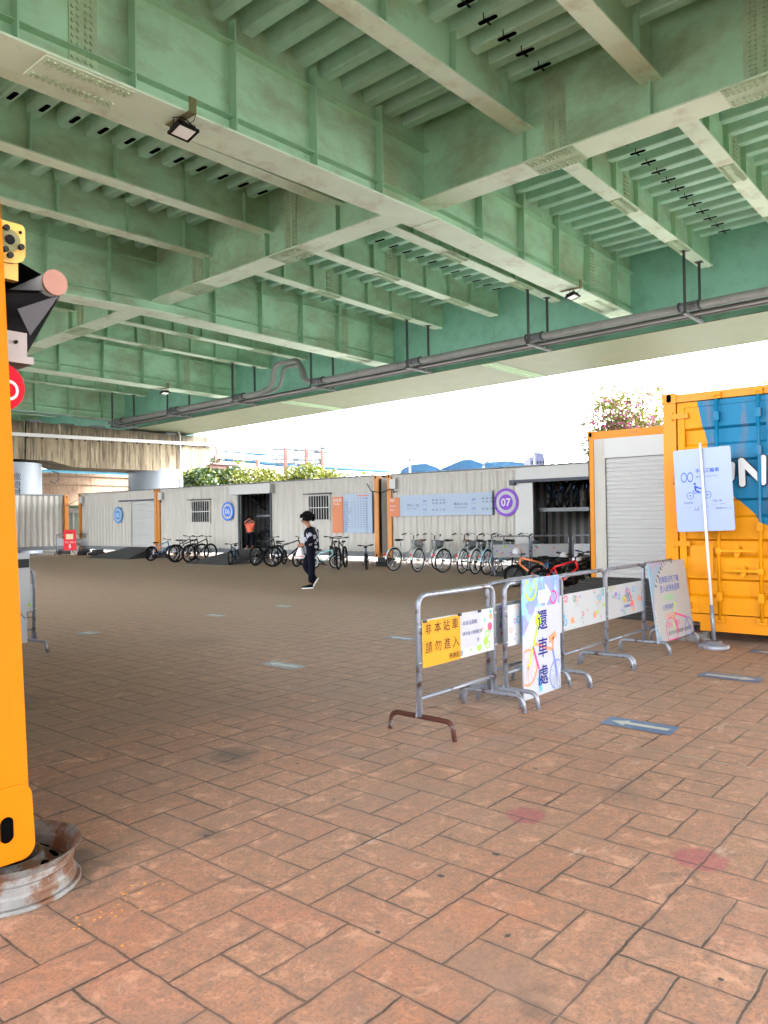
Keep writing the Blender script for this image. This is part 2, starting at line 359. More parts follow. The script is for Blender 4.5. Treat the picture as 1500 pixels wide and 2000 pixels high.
# trough ribs
xs = [B1-.62-i*.617 for i in range(18)]+[B1+.66+i*.645 for i in range(16)]
for x in sorted(xs):
    mb = MB(); sweep_y(mb, x, RB(x), [(-.2, .4), (-.125, .03), (-.1, 0), (.1, 0), (.125, .03), (.2, .4)], G_RIB)
    rib = mb.part('rib', bridge)
    for yh in (6.84, 14.6):
        if x > 24 or x < 4: continue
        mb = MB()
        z = RB(x)+gr(yh)-.004
        pts = [(x+.055*math.cos(a)*1.0, yh+(.13 if math.sin(a) > 0 else -.13)+.055*math.sin(a), z) for a in [i*math.pi/6 for i in range(12)]]
        mb.poly(pts, .003, -Z_, BLACKHOLE)
        if yh < 7: mb.rect((x-.03, yh-.02, z), (x-.03, yh+.02, z), -.012, .12, -.05, -.035, X_, Z_, BLACK); mb.tube([(x-.06, yh, z-.01), (x-.12, yh, z-.05), (x-.14, yh, z+.05)], .01, BLACK, 5)
        for sgn in (-1, 1):
            U_ = Y_; V_ = Vector((sgn*.075, 0, .37)).normalized(); N_ = Vector((sgn*.37, 0, -.075)).normalized()
            c = Vector((x+sgn*.125, yh, z+.04)) + V_*.06
            mb.poly([c-Y_*.36, c+Y_*.36, c+Y_*.36+V_*.22, c-Y_*.36+V_*.22], .008, N_, G_RIB)
            mb.bolts(c-Y_*.3+V_*.05+N_*.008, Y_, V_, N_, 8, 2, .086, .11, G_RIB, .014, .012)
        mb.part('rivet_plate', rib)
def cross_member(y, zf, fw, name, deep, name_i, x_left=-1.0, x_right=BEX):
    g = gr(y); mb = MB()
    for xa, xb in ((x_left, B1), (B1, x_right)):
        e = .0 if deep or xb == B1 else .5
        a, b = Vector((xa, y, zf(xa)+g)), Vector((xb, y, zf(xb)+g))
        bw = Vector((xb, y, RB(xb)+.4+g)); aw = Vector((xa, y, RB(xa)+.4+g)); t = .016
        vs = [a-Y_*t+Z_*.03, b-Y_*t+Z_*.03, b+Y_*t+Z_*.03, a+Y_*t+Z_*.03, aw-Y_*t, bw-Y_*t, bw+Y_*t, aw+Y_*t]
        mb.hexa(vs, G_WEB)
    o = mb.part(name, bridge)
    mb = MB()
    for xa, xb in ((x_left, B1-.02), (B1+.02, x_right-(0 if deep else .25))):
        a, b = Vector((xa, y, zf(xa)+g)), Vector((xb, y, zf(xb)+g))
        wr = fw
        mb.sweep(a, b, [(-wr, 0), (wr, 0), (wr, .035), (-wr, .035)], Y_, Z_, G_FL)
    mb.part('bottom_flange', o)
    mb = MB()
    st = [4.6, 6.3, 8.15, 10.0, 11.85, 15.5, 17.45, 19.35, 21.25, 23.2]
    if not deep: st = [5.4, 7.2, 9.05, 10.9, 12.6, 14.9, 16.2, 17.5, 18.8, 20.1, 21.4, 22.7]
    near = (deep and name_i in (0, 4, 8)) or (not deep and -3 < name_i < 5)
    for x in st:
        q = MB() if near else mb
        q.box(x-.011, x+.011, y-(.2 if deep else .13), y-.016, zf(x)+g+.035, RB(x)+g+.02, G_STIFF)
        if near: q.part('stiffener', o)
        if deep and not near: mb.box(x-.011, x+.011, y+.016, y+.2, zf(x)+g+.035, RB(x)+g+.02, G_STIFF)
    if deep:
        bp = [x_left]+st
        for i in range(len(bp)):
            xa = bp[i]+.02; xb = (bp[i+1] if i+1 < len(bp) else x_right)-.02
            if xa < B1 < xb: xb2 = B1-.03; rng = [(xa, xb2), (B1+.03, xb)]
            else: rng = [(xa, xb)]
            for xa, xb in rng:
                if xb-xa < .3: continue
                for dz_ in (.38, None):
                    za = (zf(xa)+dz_ if dz_ else RB(xa)-.36)+g; zb = (zf(xb)+dz_ if dz_ else RB(xb)-.36)+g
                    for s_ in (-1, 1):
                        mb.sweep((xa, y+s_*.016, za), (xb, y+s_*.016, zb), [(0, 0), (s_*.15, 0), (s_*.15, .014), (0, .014)][::s_], Y_, Z_, G_STIFF)
    if mb.v: mb.part('web_rib', o, kind='stuff')
    # splices
    for xc, wd in (((5.58, .21), (21.75, .17)) if deep else ((18.3, .13),)):
        mb = MB(); z0 = zf(xc)+g+(.3 if deep else .06); z1 = RB(xc)+g-(.05 if deep else .02)
        if not deep: z0 = zf(xc)+g+.06
        mb.box(xc-wd, xc+wd, y-.032, y-.016, z0-.25 if deep else z0, z1, G_PLATE)
        nv = int((z1-z0+.2)/.1)
        for u in ((-.16, -.08), (.04, .12)) if wd > .2 else ((-.1, -.04), (.04, .1)):
            mb.bolts((xc+u[0], y-.032, z1-.06), X_, -Z_, -Y_, 2, nv, u[1]-u[0], .1, G_PLATE, .031, .026)
        mb.part('splice_rivet_plate', o)
    fl = ((4.9, 6.2), (21.6, 23.0)) if deep else ((17.7, 18.7), (21.4, 22.5))
    for xa, xb in fl:
        mb = MB(); a, b = Vector((xa, y, zf(xa)+g)), Vector((xb, y, zf(xb)+g)); wr = fw*.9
        mb.sweep(a, b, [(-wr, -.016), (wr, -.016), (wr, -.001), (-wr, -.001)], Y_, Z_, G_PLATE if not deep else G_FL)
        n_ = int((xb-xa)/.09)
        for q in (-.8, -.55, .55, .8):
            D = (b-a).normalized(); mb.bolts(a+D*.06+Y_*q*wr*.95-Z_*.016, D, Y_, -Z_, n_, 1, .09, .1, G_PLATE, .031, .026)
        mb.part('splice_rivet_plate', o)
    return o
for i in range(-6, 17):
    y = YG+i*SP
    if i % 4 == 0: cross_member(y, GB, .36 if i < 12 else .3, 'cross_girder', True, i)
    else: cross_member(y, PB, .19, 'floor_beam', False, i)
# inner longitudinal girder, built bay by bay between the cross girders
zl = 8.24
mb = MB(); sweep_y(mb, B1, zl, [(-.016, .03), (.016, .03), (.016, 1.99), (-.016, 1.99)], G_WEB)
lg = mb.part('main_girder', bridge)
for i in range(-3, 5):
    mb = MB(); ya, yb = YG+4*i*SP+.03, YG+4*(i+1)*SP-.03
    t = .335
    mb.add([Vector((B1+sx*wd, yy, zl+gr(yy)+h)) for h in (0, .035) for yy, wd in ((ya, .30), (ya+.35, t), (yb-.35, t), (yb, .30)) for sx in (-1, 1)],
           [(0, 2, 3, 1), (2, 4, 5, 3), (4, 6, 7, 5), (8, 9, 11, 10), (10, 11, 13, 12), (12, 13, 15, 14), (0, 8, 10, 2), (2, 10, 12, 4), (4, 12, 14, 6), (1, 3, 11, 9), (3, 5, 13, 11), (5, 7, 15, 13)], G_FL); mb.part('bottom_flange', lg)
mb = MB()
for i in range(-6, 17):
    y = YG+i*SP
    if i % 4 == 0: continue
    mb = MB(); mb.box(B1-.16, B1-.016, y-.012, y+.012, zl+gr(y)+.036, PB(B1)+gr(y), G_STIFF); mb.part('stiffener', lg)
for y in (3.3, 6.9, 14.25, 18.1, 24.6, 28.2, 34.4):
    mb = MB()
    z0, z1 = zl+gr(y)+.12, RB(B1)+gr(y)+.12
    mb.box(B1-.034, B1-.016, y-.22, y+.22, z0-.06, z1, G_PLATE)
    for u in (-.18, -.1, -.02+.06, .12): mb.bolts((B1-.034, y+u, z1-.08), Y_, -Z_, -X_, 1, int((z1-z0)/.078), .08, .078, G_PLATE, .029, .024)
    mb.sweep((B1, y-.5, zl+gr(y-.5)), (B1, y+.5, zl+gr(y+.5)), [(-.34, -.016), (.34, -.016), (.34, -.001), (-.34, -.001)], X_, Z_, G_PLATE)
    for q in (-.29, -.2, -.12, .12, .2, .29): mb.bolts((B1+q, y-.44, zl+gr(y)-.016), Y_, X_, -Z_, 11, 1, .088, .1, G_PLATE, .031, .026)
    mb.part('splice_rivet_plate', lg)
# box girders
for xa, xb, s_ in ((BEX, BEO, 1), (-2.6, 1.4, -1)):
    mb = MB(); zb = 7.335; zt = RB(xa)+.4-zb
    mb.sweep((xa, Y0, zb+gr(Y0)), (xa, Y1, zb+gr(Y1)), [(0, .0), (.02, .0), (.02, zt), (0, zt)], X_, Z_, G_BOX)
    mb.sweep((xb, Y0, zb+gr(Y0)), (xb, Y1, zb+gr(Y1)), [(-.02, .0), (0, .0), (0, zt), (-.02, zt)], X_, Z_, G_BOX)
    bx = mb.part('box_girder', bridge)
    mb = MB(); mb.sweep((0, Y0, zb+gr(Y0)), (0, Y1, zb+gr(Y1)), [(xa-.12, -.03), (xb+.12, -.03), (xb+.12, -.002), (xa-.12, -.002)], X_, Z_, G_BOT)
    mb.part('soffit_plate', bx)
    for y in (15.5, 26.6):
        mb = MB()
        z1 = RB(xa)+gr(y)+.2
        mb.box(xa-.018, xa-.001, y-.26, y+.26, zb+gr(y)+.02, z1, G_BOX)
        for u in (-.22, -.14, -.06, .06, .14, .22): mb.bolts((xa-.018, y+u, z1-.08), Y_, -Z_, -X_, 1, 25, .08, .1, G_BOX, .022, .02)
        mb.box(xa-.05, xb, y-.32, y+.32, zb+gr(y)-.055, zb+gr(y)-.032, G_PLATE)
        for u in (-.26, -.17, -.08, .08, .17, .26): mb.bolts((xa+.1, y+u, zb+gr(y)-.055), X_, Y_, -Z_, 30, 1, .122, .1, G_PLATE, .031, .026)
        mb.part('splice_rivet_plate', bx)

# ---------------------------------------------------------------- pier
k = NT('stained concrete')
st1 = k.noise(1.6, 6, .7, st=(2.2, 2.2, .16)); st2 = k.noise(5, 5, .7, st=(1.6, 1.6, .10)); zz = k.n('ShaderNodeSeparateXYZ'); k.put(zz.inputs[0], k.tc)
c = k.mix(k.ramp(st1, [(.36, 0.0), (.64, 1.0)]), (.10, .075, .045), (.24, .195, .125))
topf = k.ramp(k.math('ADD', k.math('MULTIPLY', zz.outputs[2], .5), k.math('MULTIPLY', k.ramp(st1, [(.38, 0.0), (.62, 1.0)]), .42)), [(.50, 0.0), (.74, 1.0)])   # algae band on the upper edge
c = k.mix(k.math('MULTIPLY', topf, .8), c, (.013, .013, .007))
c = k.mix(k.ramp(st2, [(.50, 0.0), (.60, .8)]), c, (.03, .018, .008))
c = k.mix(k.ramp(k.noise(3, 5, .6, st=(1.5, 1.5, .15)), [(.6, 0.0), (.7, .6)]), c, (.36, .33, .26))
k.bump(k.noise(20, 4), .01, .4)
CONC = k.done(c, .85)
pier = thing('bridge_pier', 'stained concrete crosshead on two round white columns behind the containers', 'bridge pier', (22, 40.2, 5.6))
mb = MB(); ya, yb = 38.9, 41.5
prof = [(8, 6.72), (8, 4.75), (19.6, 4.75), (20.8, 4.47), (27.6, 4.47), (29.75, 5.02), (29.75, 6.64)]
mb.add([(x, ya, z) for x, z in prof]+[(x, yb, z) for x, z in prof], [tuple(range(7)), tuple(range(13, 6, -1))]+[(i, 7+i, 7+(i+1) % 7, (i+1) % 7) for i in range(7)], CONC)
mb.part('crosshead', pier)
COLW = paint('white column wrap', (.19, .22, .26), .5, var=.05)
for cx, txt in ((18.05, '撒奇萊雅'), (26.75, '拉阿魯哇')):
    mb = MB(); mb.lathe((cx, 40.3, 0), [(1.58, 0), (1.58, 4.6)], COLW, 40)
    co = mb.part('column', pier)
    mb = MB(); an = R(-100 if cx < 20 else -62)
    for i, ch in enumerate(txt):
        u = Vector((-math.sin(an), math.cos(an), 0)); n_ = Vector((math.cos(an), math.sin(an), 0))
        text(mb, ch, Vector((cx, 40.3, 3.72-i*.42))+n_*1.6-u*.2, u, Z_, .4, GREYP)
    mb.part('lettering', co)
mb = MB()
mb.sweep((8, ya-.02, 5.72), (30.2, ya-.02, 6.12), [(-.16, 0), (0, 0), (0, .17), (-.16, .17)], Y_, Z_, WHITEP)
for i in range(28):
    x = 9+i*.78; z = 5.72+(x-8)*.018; mb.box(x-.02, x+.02, ya-.1, ya, z-.09, z, BLACK); mb.box(x-.1, x+.02, ya-.1, ya-.08, z-.09, z-.06, BLACK)
mb.part('gutter', pier)
mb = MB(); mb.tube([(26.6, ya-.05, 6.95), (27.35, ya-.06, 6.85), (27.45, ya-.1, 6.6), (27.45, ya-.1, 4.7), (27.3, ya-.25, 4.2), (27.3, ya-.2, 0)], .05, PIPE, 8); mb.part('drain_pipe', pier)
mb = MB(); mb.tube([(18.3, ya-.04, 6.7), (18.28, ya-.05, 4.8), (17.9, ya-.15, 3.6), (17.85, ya-.2, 0)], .025, BLACK, 6)
mb.tube([(19.7, 38.95, 4.2), (20.0, 38.95, 4.15), (20.05, 38.95, 3.75), (19.8, 38.95, 3.6), (19.65, 39.1, 3.7)], .03, GREYP, 6); mb.part('cable', pier)
mb = MB()
for x in (10.5, 13.485, 17.5, 21.0, 25.6, 27.6):
    mb.box(x-.35, x+.35, 39.7, 40.7, 6.6, 6.86, GREYSTEEL)
    mb.box(x+1.2, x+1.9, 39.3, 40.6, 6.66, 6.84, COLW)
mb.part('bearing', pier)
# inspection platform at the end of the crosshead
pl = thing('inspection_platform', 'rusty pink steel inspection platform with railings off the end of the pier', 'platform', (30.6, 39.6, 4.9))
PINK = paint('faded red steel', (.20, .11, .095), .7, var=.2)
mb = MB(); mb.box(29.8, 32.1, 38.7, 40.6, 5.02, 5.10, PINK); mb.box(29.9, 31.2, 39.2, 39.3, 4.8, 4.95, PINK); mb.part('deck', pl)
mb = MB()
for x in (29.95, 30.65, 31.35, 32.05):
    for y in (38.75, 40.5): mb.tube([(x, y, 5.1), (x, y, 6.6)], .03, PINK, 6)
for z in (5.6, 6.1, 6.6):
    for y in (38.75, 40.5): mb.tube([(29.95, y, z), (32.05, y, z)], .02, PINK, 6)
    mb.tube([(32.05, 38.75, z), (32.05, 40.5, z)], .02, PINK, 6)
mb.tube([(30.2, 38.8, 5.1), (29.85, 38.8, 8.2)], .05, PINK, 6); mb.tube([(30.5, 40.4, 5.1), (30.5, 40.4, 8.6)], .04, PINK, 6); mb.tube([(30.0, 38.8, 5.2), (30.5, 40.4, 8.0)], .04, PINK, 6)
mb.part('railing', pl)

# ---------------------------------------------------------------- service pipes under the bridge
pp_ = thing('pipe_run', 'bundle of grey service pipes with a hooped expansion loop hung along the box girder', 'pipes', (22.8, 20, 7))
XP = 22.82
zp = lambda y: 7.50-.0174*(y-7.6)
def arc_path(pts, r_=.28, n=5):
    pts = [Vector(p) for p in pts]; out = [pts[0]]
    for i in range(1, len(pts)-1):
        a = (pts[i-1]-pts[i]); b = (pts[i+1]-pts[i]); rr_ = min(r_, a.length*.45, b.length*.45); p0 = pts[i]+a.normalized()*rr_; p1 = pts[i]+b.normalized()*rr_
        for q in range(n+1):
            t = q/n; out.append(p0*(1-t)**2+pts[i]*2*t*(1-t)+p1*t*t)
    return out+[pts[-1]]
ya_, yb_ = 23.4, 25.6
for dx, r_, loop in ((0, .105, True), (.32, .075, True)):
    mb = MB(); sh = dx*1.3
    mb.tube(arc_path([(XP+dx, -14, zp(-14)), (XP+dx, ya_-.5+sh*.3, zp(ya_)), (XP+dx, ya_+.1+sh*.3, zp(ya_)+.15), (XP+dx, ya_+.35+sh*.3, zp(ya_)+1.05-sh*.3), (XP+dx, yb_-.35-sh*.5, zp(yb_)+1.1-sh*.3), (XP+dx, yb_-.1-sh*.5, zp(yb_)+.15), (XP+dx, yb_+.6, zp(yb_)-.02), (XP+dx, 38.7, zp(38.7))]), r_, PIPE, 14)
    mb.part('pipe', pp_)
for dx, dz, r_, m_ in ((.08, -.2, .045, PIPE_D), (.2, -.21, .05, PIPE), (.46, -.2, .05, PIPE_D), (.58, -.19, .04, PIPE_D), (.58, -.08, .04, PIPE)):
    mb = MB(); mb.tube([(XP+dx, -14, zp(-14)+dz), (XP+dx, 10, zp(10)+dz), (XP+dx, 38.7, zp(38.7)+dz)], r_, m_, 8); mb.part('conduit', pp_)
for i in (-5, -3, -1, 1, 3, 5, 7, 9, 11):
    y = YG+i*SP; mb = MB(); zb_ = zp(y)-.27
    for x in (XP-.42, XP+.88): mb.box(x-.035, x+.035, y-.03, y+.03, zb_, PB(x)+gr(y)-.005, HANG); mb.box(x-.1, x+.1, y-.1, y+.1, PB(x)+gr(y)-.02, PB(x)+gr(y)-.003, HANG)
    mb.box(XP-.5, XP+1.1, y-.05, y+.05, zb_-.05, zb_+.02, HANG)
    for yy in (-.28, .28): mb.lathe((XP, y+yy-.03, zp(y)), [(.118, 0), (.145, 0), (.145, .07), (.118, .07)], HANG, 14, axis=Y_)
    mb.lathe((XP, y-.25, zp(y)), [(.132, 0), (.132, .5)], GALV, 14, axis=Y_)
    mb.part('pipe_hanger', pp_)
FLG = 'floodlights clamped under the cross girders'
GLASS_L = paint('frosted lamp glass', (.85, .85, .85), .2)
YELB = paint('olive bracket', (.14, .13, .05), .6)
def floodlight(x, y, z, label, s=1.0, first=[None]):
    if first[0] is None:
        t = thing('floodlight', label, 'floodlight', (0, 0, 0), FLG, world=False)
        mb = MB(); mb.box(-.09, .09, -.42, .42, -.02, 0, YELB); mb.box(-.09, .09, -.44, -.42, -.02, .3, YELB); mb.part('bracket_plate', t)
        mb = MB(); T = Matrix.Translation((0, -.1, -.3)) @ Matrix.Rotation(R(-14), 4, 'X')
        mb.box(-.24, .24, -.19, .19, -.03, .04, BLACK, T)
        for i in range(9): mb.box(-.2+i*.05-.008, -.2+i*.05+.008, -.17, .17, .04, .12, BLACK, T)
        mb.box(-.26, .26, -.21, -.19, -.04, .02, BLACK, T); mb.box(-.26, .26, .19, .21, -.04, .02, BLACK, T); mb.box(-.26, -.24, -.21, .21, -.04, .02, BLACK, T); mb.box(.24, .26, -.21, .21, -.04, .02, BLACK, T)
        hs = mb.part('housing', t)
        mb = MB(); mb.add([T @ Vector(q) for q in ((-.2, -.16, -.032), (.2, -.16, -.032), (.2, .16, -.032), (-.2, .16, -.032), (-.07, -.05, -.006-.04), (.07, -.05, -.046), (.07, .05, -.046), (-.07, .05, -.046))],
            [(1, 0, 4, 5), (2, 1, 5, 6), (3, 2, 6, 7), (0, 3, 7, 4), (5, 4, 7, 6)], GLASS_L); mb.part('lens', hs)
        mb = MB(); mb.tube([(-.25, -.1, -.3), (-.25, -.1, -.1), (-.1, -.1, -.03), (.1, -.1, -.03), (.25, -.1, -.1), (.25, -.1, -.3)], .014, BLACK, 6)
        mb.tube([(0, -.38, .12), (.1, -.42, .0), (.12, -.3, -.1), (.02, -.15, -.2)], .008, BLACK, 5); mb.part('yoke', t)
        t.location = (x, y, z); t.scale = (.72, .72, .72); first[0] = t; return t
    return dup(first[0], (x, y, z), 0, label, FLG)
floodlight(7.1, 9.92, GB(7.1)-.005, 'black floodlight under the nearest cross girder, big enough to show its square lens')
floodlight(20.1, 9.92, GB(20.1)-.005+gr(10), 'small floodlight near the far right end of the nearest cross girder')
floodlight(20.4, 30.0, GB(20.4)-.005+gr(30), 'tiny floodlight above the left stretch of the pipe run')

# ================================================================ CONTAINERS
def corr(mb, O, Ud, Nd, L, z0, z1, m, holes=(), pitch=.26, dep=.036, flat_=()):
    """corrugated sheet from O along Ud, bulging to Nd; holes (u0, u1, z0, z1); flat_ spans have no corrugation"""
    O, Ud, Nd = Vector(O), Vector(Ud), Vector(Nd)
    us = set([0.0, L]); prof = lambda u: 0.0
    q = [0, .27, .5, .77, 1.0]; hv = [0, 0, 1, 1, 0]
    def h(u):
        for a, b in flat_:
            if a <= u <= b: return 0.0
        t = (u/pitch) % 1.0
        for i in range(4):
            if q[i] <= t <= q[i+1]: return dep*(hv[i]+(hv[i+1]-hv[i])*(t-q[i])/(q[i+1]-q[i]))
        return 0.0
    n = int(L/pitch)+1
    for i in range(n):
        for t in q[:4]:
            u = (i+t)*pitch
            if u < L: us.add(u)
    for a, b, c, e in holes: us |= {max(0, a), min(L, b)}
    for a, b in flat_: us |= {max(0, a), min(L, b)}
    us = sorted(us)
    for ua, ub in zip(us, us[1:]):
        if ub-ua < 1e-4: continue
        um = (ua+ub)/2; zs = [(z0, z1)]
        for a, b, c, e in holes:
            if a < um < b: zs = [r for za, zb in zs for r in ((za, min(zb, c)), (max(za, e), zb)) if r[1]-r[0] > .001]
        ha, hb = h(ua+1e-5), h(ub-1e-5)
        for za, zb in zs:
            for (w1, w2) in ((za, zb),):
                pa, pb = O+Ud*ua-Nd*ha, O+Ud*ub-Nd*hb
                mb.add([(pa.x, pa.y, w1), (pb.x, pb.y, w1), (pb.x, pb.y, w2), (pa.x, pa.y, w2)], [(0, 1, 2, 3)], m)
CG = 'shipping containers used as bicycle stores'
def post(t, x0, x1, y0, y1, z0, z1, m, hx=None, hn=-1):
    mb = MB(); mb.box(x0, x1, y0, y1, z0, z1, m); 
    e = .012
    mb.box(x0-e, x1+e, y0-e, y1+e, z1-.12, z1+.01, m); mb.box(x0-e, x1+e, y0-e, y1+e, z0-.01, z0+.12, m)
    for zc in (z0+.055, z1-.055):
        if hx: mb.disc((x0-e-.001, (y0+y1)/2, zc), .045, .004, -X_, BLACKHOLE, 14, sx=.6)
    return mb.part('corner_post', t)
def store(name, label, X0, ya, yb, z0, z1, holes, flats=(), depth=2.44):
    t = thing(name, label, 'container', (X0+depth/2, (ya+yb)/2, z0), CG)
    mb = MB(); corr(mb, (X0, yb, 0), (0, -1, 0), (-1, 0, 0), yb-ya, z0+.16, z1-.07, WALLW, [(yb-h_[1], yb-h_[0], h_[2], h_[3]) for h_ in holes], flat_=[(yb-f_[1], yb-f_[0]) for f_ in flats])
    mb.part('side_wall', t)
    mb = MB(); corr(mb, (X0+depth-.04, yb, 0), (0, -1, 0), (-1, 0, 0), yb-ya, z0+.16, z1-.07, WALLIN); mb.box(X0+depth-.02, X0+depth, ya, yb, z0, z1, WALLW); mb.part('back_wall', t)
    for y in (ya, yb): 
        mb = MB(); mb.box(X0+.03, X0+depth, y-.02 if y == yb else y, y if y == yb else y+.02, z0, z1-.05, WALLW); mb.part('end_wall', t)
    mb = MB(); mb.box(X0+.02, X0+depth-.03, ya+.02, yb-.02, z0+.05, z0+.17, GREYSTEEL); mb.part('floor', t)
    mb = MB(); n = int((yb-ya)/.13)
    ys = [ya+(yb-ya)*i/n for i in range(n+1)]
    vs = []; 
    for i, y in enumerate(ys):
        dz = .018 if i % 2 else 0.0; vs += [(X0-.07, y, z1-.012+dz), (X0+depth+.05, y, z1-.012+dz), (X0-.07, y, z1+.012+dz), (X0+depth+.05, y, z1+.012+dz)]
    fs = []
    for i in range(n): a = 4*i; b = a+4; fs += [(a+2, b+2, b+3, a+3), (a, a+1, b+1, b), (a, b, b+2, a+2)]
    mb.add(vs, fs, GREYSTEEL); mb.part('roof', t)
    mb = MB(); mb.box(X0-.015, X0+.05, ya+.12, yb-.12, z0, z0+.158, GREYSTEEL); mb.part('base_rail', t)
    mb = MB(); mb.box(X0-.01, X0+.05, ya+.12, yb-.12, z1-.075, z1-.014, WALLW); mb.part('top_rail', t)
    post(t, X0-.03, X0+.13, ya, ya+.17, z0, z1, ORANGE_D, True); post(t, X0-.03, X0+.13, yb-.17, yb, z0, z1, ORANGE_D, True)
    return t
def window(t, X0, y0, y1, z0, z1):
    mb = MB(); mb.box(X0-.03, X0+.05, y0-.04, y0, z0-.04, z1+.04, WALLW); mb.box(X0-.03, X0+.05, y1, y1+.04, z0-.04, z1+.04, WALLW); mb.box(X0-.03, X0+.05, y0, y1, z0-.04, z0, WALLW); mb.box(X0-.03, X0+.05, y0, y1, z1, z1+.04, WALLW)
    f = mb.part('window_frame', t)
    mb = MB(); mb.box(X0+.03, X0+.04, y0, y1, z0, z1, DGLASS); mb.part('pane', f)
    mb = MB(); n = 8
    for i in range(n+1): y = y0+(y1-y0)*i/n; mb.box(X0-.035, X0-.025, y-.008, y+.008, z0, z1, WHITEP)
    mb.box(X0-.04, X0-.036, y0, y1, (z0+z1)/2-.01, (z0+z1)/2+.015, WHITEP); mb.part('grille', f)
    mb = MB(); mb.box(X0-.16, X0-.005, y0-.14, y1+.14, z1+.06, z1+.09, GREYP); mb.part('rain_hood', f)
def shutter(t, O, Ud, Nd, w_, z0, z1, m=None, pitch=.075):
    mb = MB(); O, Ud, Nd = Vector(O), Vector(Ud), Vector(Nd); n = int((z1-z0)/pitch); pts = []
    for i in range(n):
        z = z0+(z1-z0)*i/n; h = (z1-z0)/n
        pts += [(0, z), (.018, z+h*.12), (.02, z+h*.55), (.0, z+h*.86)]
    pts.append((0, z1)); vs = []
    for a, z in pts: vs += [tuple(O+Nd*a+Z_*z), tuple(O+Ud*w_+Nd*a+Z_*z)]
    mb.add(vs, [(2*i, 2*i+1, 2*i+3, 2*i+2) for i in range(len(pts)-1)], m or SHUT); return mb.part('roller_shutter', t)
def badge(t, o, Nd, Ud, s_, c1, c2, r=.36):
    o = Vector(o); Nd = Vector(Nd); mb = MB()
    mb.disc(o, r, .006, Nd, c1, 36); mb.disc(o+Nd*.007, r*.8, .003, Nd, WHITE, 36); mb.disc(o+Nd*.011, r*.56, .003, Nd, c1, 36)
    text(mb, s_, o+Nd*.0155-Z_*r*.27, Ud, Z_, r*.78, WHITEP, 'CENTER', bold=.01); mb.part('number_badge', t)
DGLASS = paint('dark window glass', (.004, .005, .006), .5, spec=.1)
Ub = (0, -1, 0); Nb = (-1, 0, 0)
BB = flat('badge blue', (.035, .13, .50)); BV = flat('badge violet', (.17, .06, .40)); BC = flat('badge sky blue', (.03, .20, .50))
XC = 18.65; ZB, ZT = .29, 2.86
# 05
c5 = store('container_store', 'cream container with a closed roller door and blue badge, left of the 06 container', XC, 28.02, 34.35, ZB, ZT, [(28.22, 29.95, .55, 2.4)])
shutter(c5, (XC+.03, 29.93, 0), Ub, Nb, 1.70, .5, 2.42)
mb = MB(); mb.box(XC-.05, XC+.0, 28.2, 30.9, 2.41, 2.47, GREYP); mb.box(XC-.012, XC-.002, 28.2, 30.0, 2.47, 2.78, WALLW); mb.box(XC-.03, XC+.05, 29.93, 30.02, .45, 2.42, WALLW); mb.part('door_frame', c5)
badge(c5, (XC-.04, 30.95, 1.83), Nb, Ub, '05', BC, BC)
# 06
w1, w2 = (24.5, 25.62, 1.48, 2.28), (18.05, 19.02, 1.5, 2.3); dr6 = (20.98, 22.66, .46, 2.46)
c6 = store('container_store', 'cream container marked 06 with two barred windows and a dark open doorway', XC, 15.88, 27.98, ZB, ZT, [w1, w2, dr6])
for q in (w1, w2): window(c6, XC, *q)
mb = MB(); mb.box(XC-.05, XC+.06, 20.9, 20.97, .44, 2.5, GREYP); mb.part('door_jamb', c6); mb = MB(); mb.box(XC-.05, XC+.06, 22.67, 22.76, .44, 2.5, GREYP); mb.part('door_jamb', c6)
mb = MB(); mb.box(XC-.2, XC-.005, 20.8, 23.0, 2.47, 2.8, SHUT); mb.part('shutter_box', c6)
badge(c6, (XC-.04, 23.35, 1.86), Nb, Ub, '06', BB, BB)
mb = MB()
for y in (23.9, 22.95, 20.7, 19.4): mb.tube([(XC+.1, y, 2.7), (XC+1.0, y-.6, 1.9)], .03, BLACK, 6) if y == 22.95 else None
mb.box(XC+.7, XC+2.2, 18.9, 22.6, 1.64, 1.7, GREYSTEEL); mb.part('shelf', c6)
# 07
c7 = store('container_store', 'cream container marked 07 with a wide open bay full of parked bicycles', XC, 3.4, 15.52, ZB, ZT, [(4.2, 10.42, .46, 2.46)])
mb = MB(); mb.box(XC-.03, XC-.005, 4.2, 10.9, 2.44, 2.82, SHUT); mb.box(XC-.12, XC-.03, 4.2, 10.95, 2.42, 2.5, GREYP); mb.box(XC-.13, XC-.03, 10.9, 11.06, 2.36, 2.5, GREYP); mb.part('shutter_box', c7)
mb = MB(); mb.box(XC-.02, XC+.03, 10.4, 10.95, .46, 2.42, SHUT); mb.part('door_frame', c7)
mb = MB(); mb.box(XC+.3, XC+2.3, 4.6, 10.38, 1.62, 1.72, GREYSTEEL); mb.box(XC+.32, XC+.4, 10.2, 10.28, .46, 1.62, BLACK); mb.tube([(XC+.6, 9.95, 1.72), (XC+.6, 9.35, 2.7)], .04, BLACK, 6); mb.part('shelf', c7)
badge(c7, (XC-.04, 11.22, 1.9), Nb, Ub, '07', BV, BV, .39)
for y, t in ((15.25, c7), (27.7, c6), (34.05, c5)):
    mb = MB(); mb.box(XC-.09, XC-.002, y-.12, y+.12, 2.42, 2.72, SHUT); mb.tube([(XC-.05, y, 2.42), (XC-.06, y-.02, 2.3), (XC-.08, y-.16, 2.34)], .015, BLACK, 6); mb.part('lock_box', t)
mb = MB(); mb.tube([(XC-.08, 16.3, 2.62), (XC-.12, 16.1, 2.38), (XC-.12, 15.7, 2.3), (XC-.1, 15.3, 2.42)], .014, BLACK, 6); mb.part('power_cable', c7)
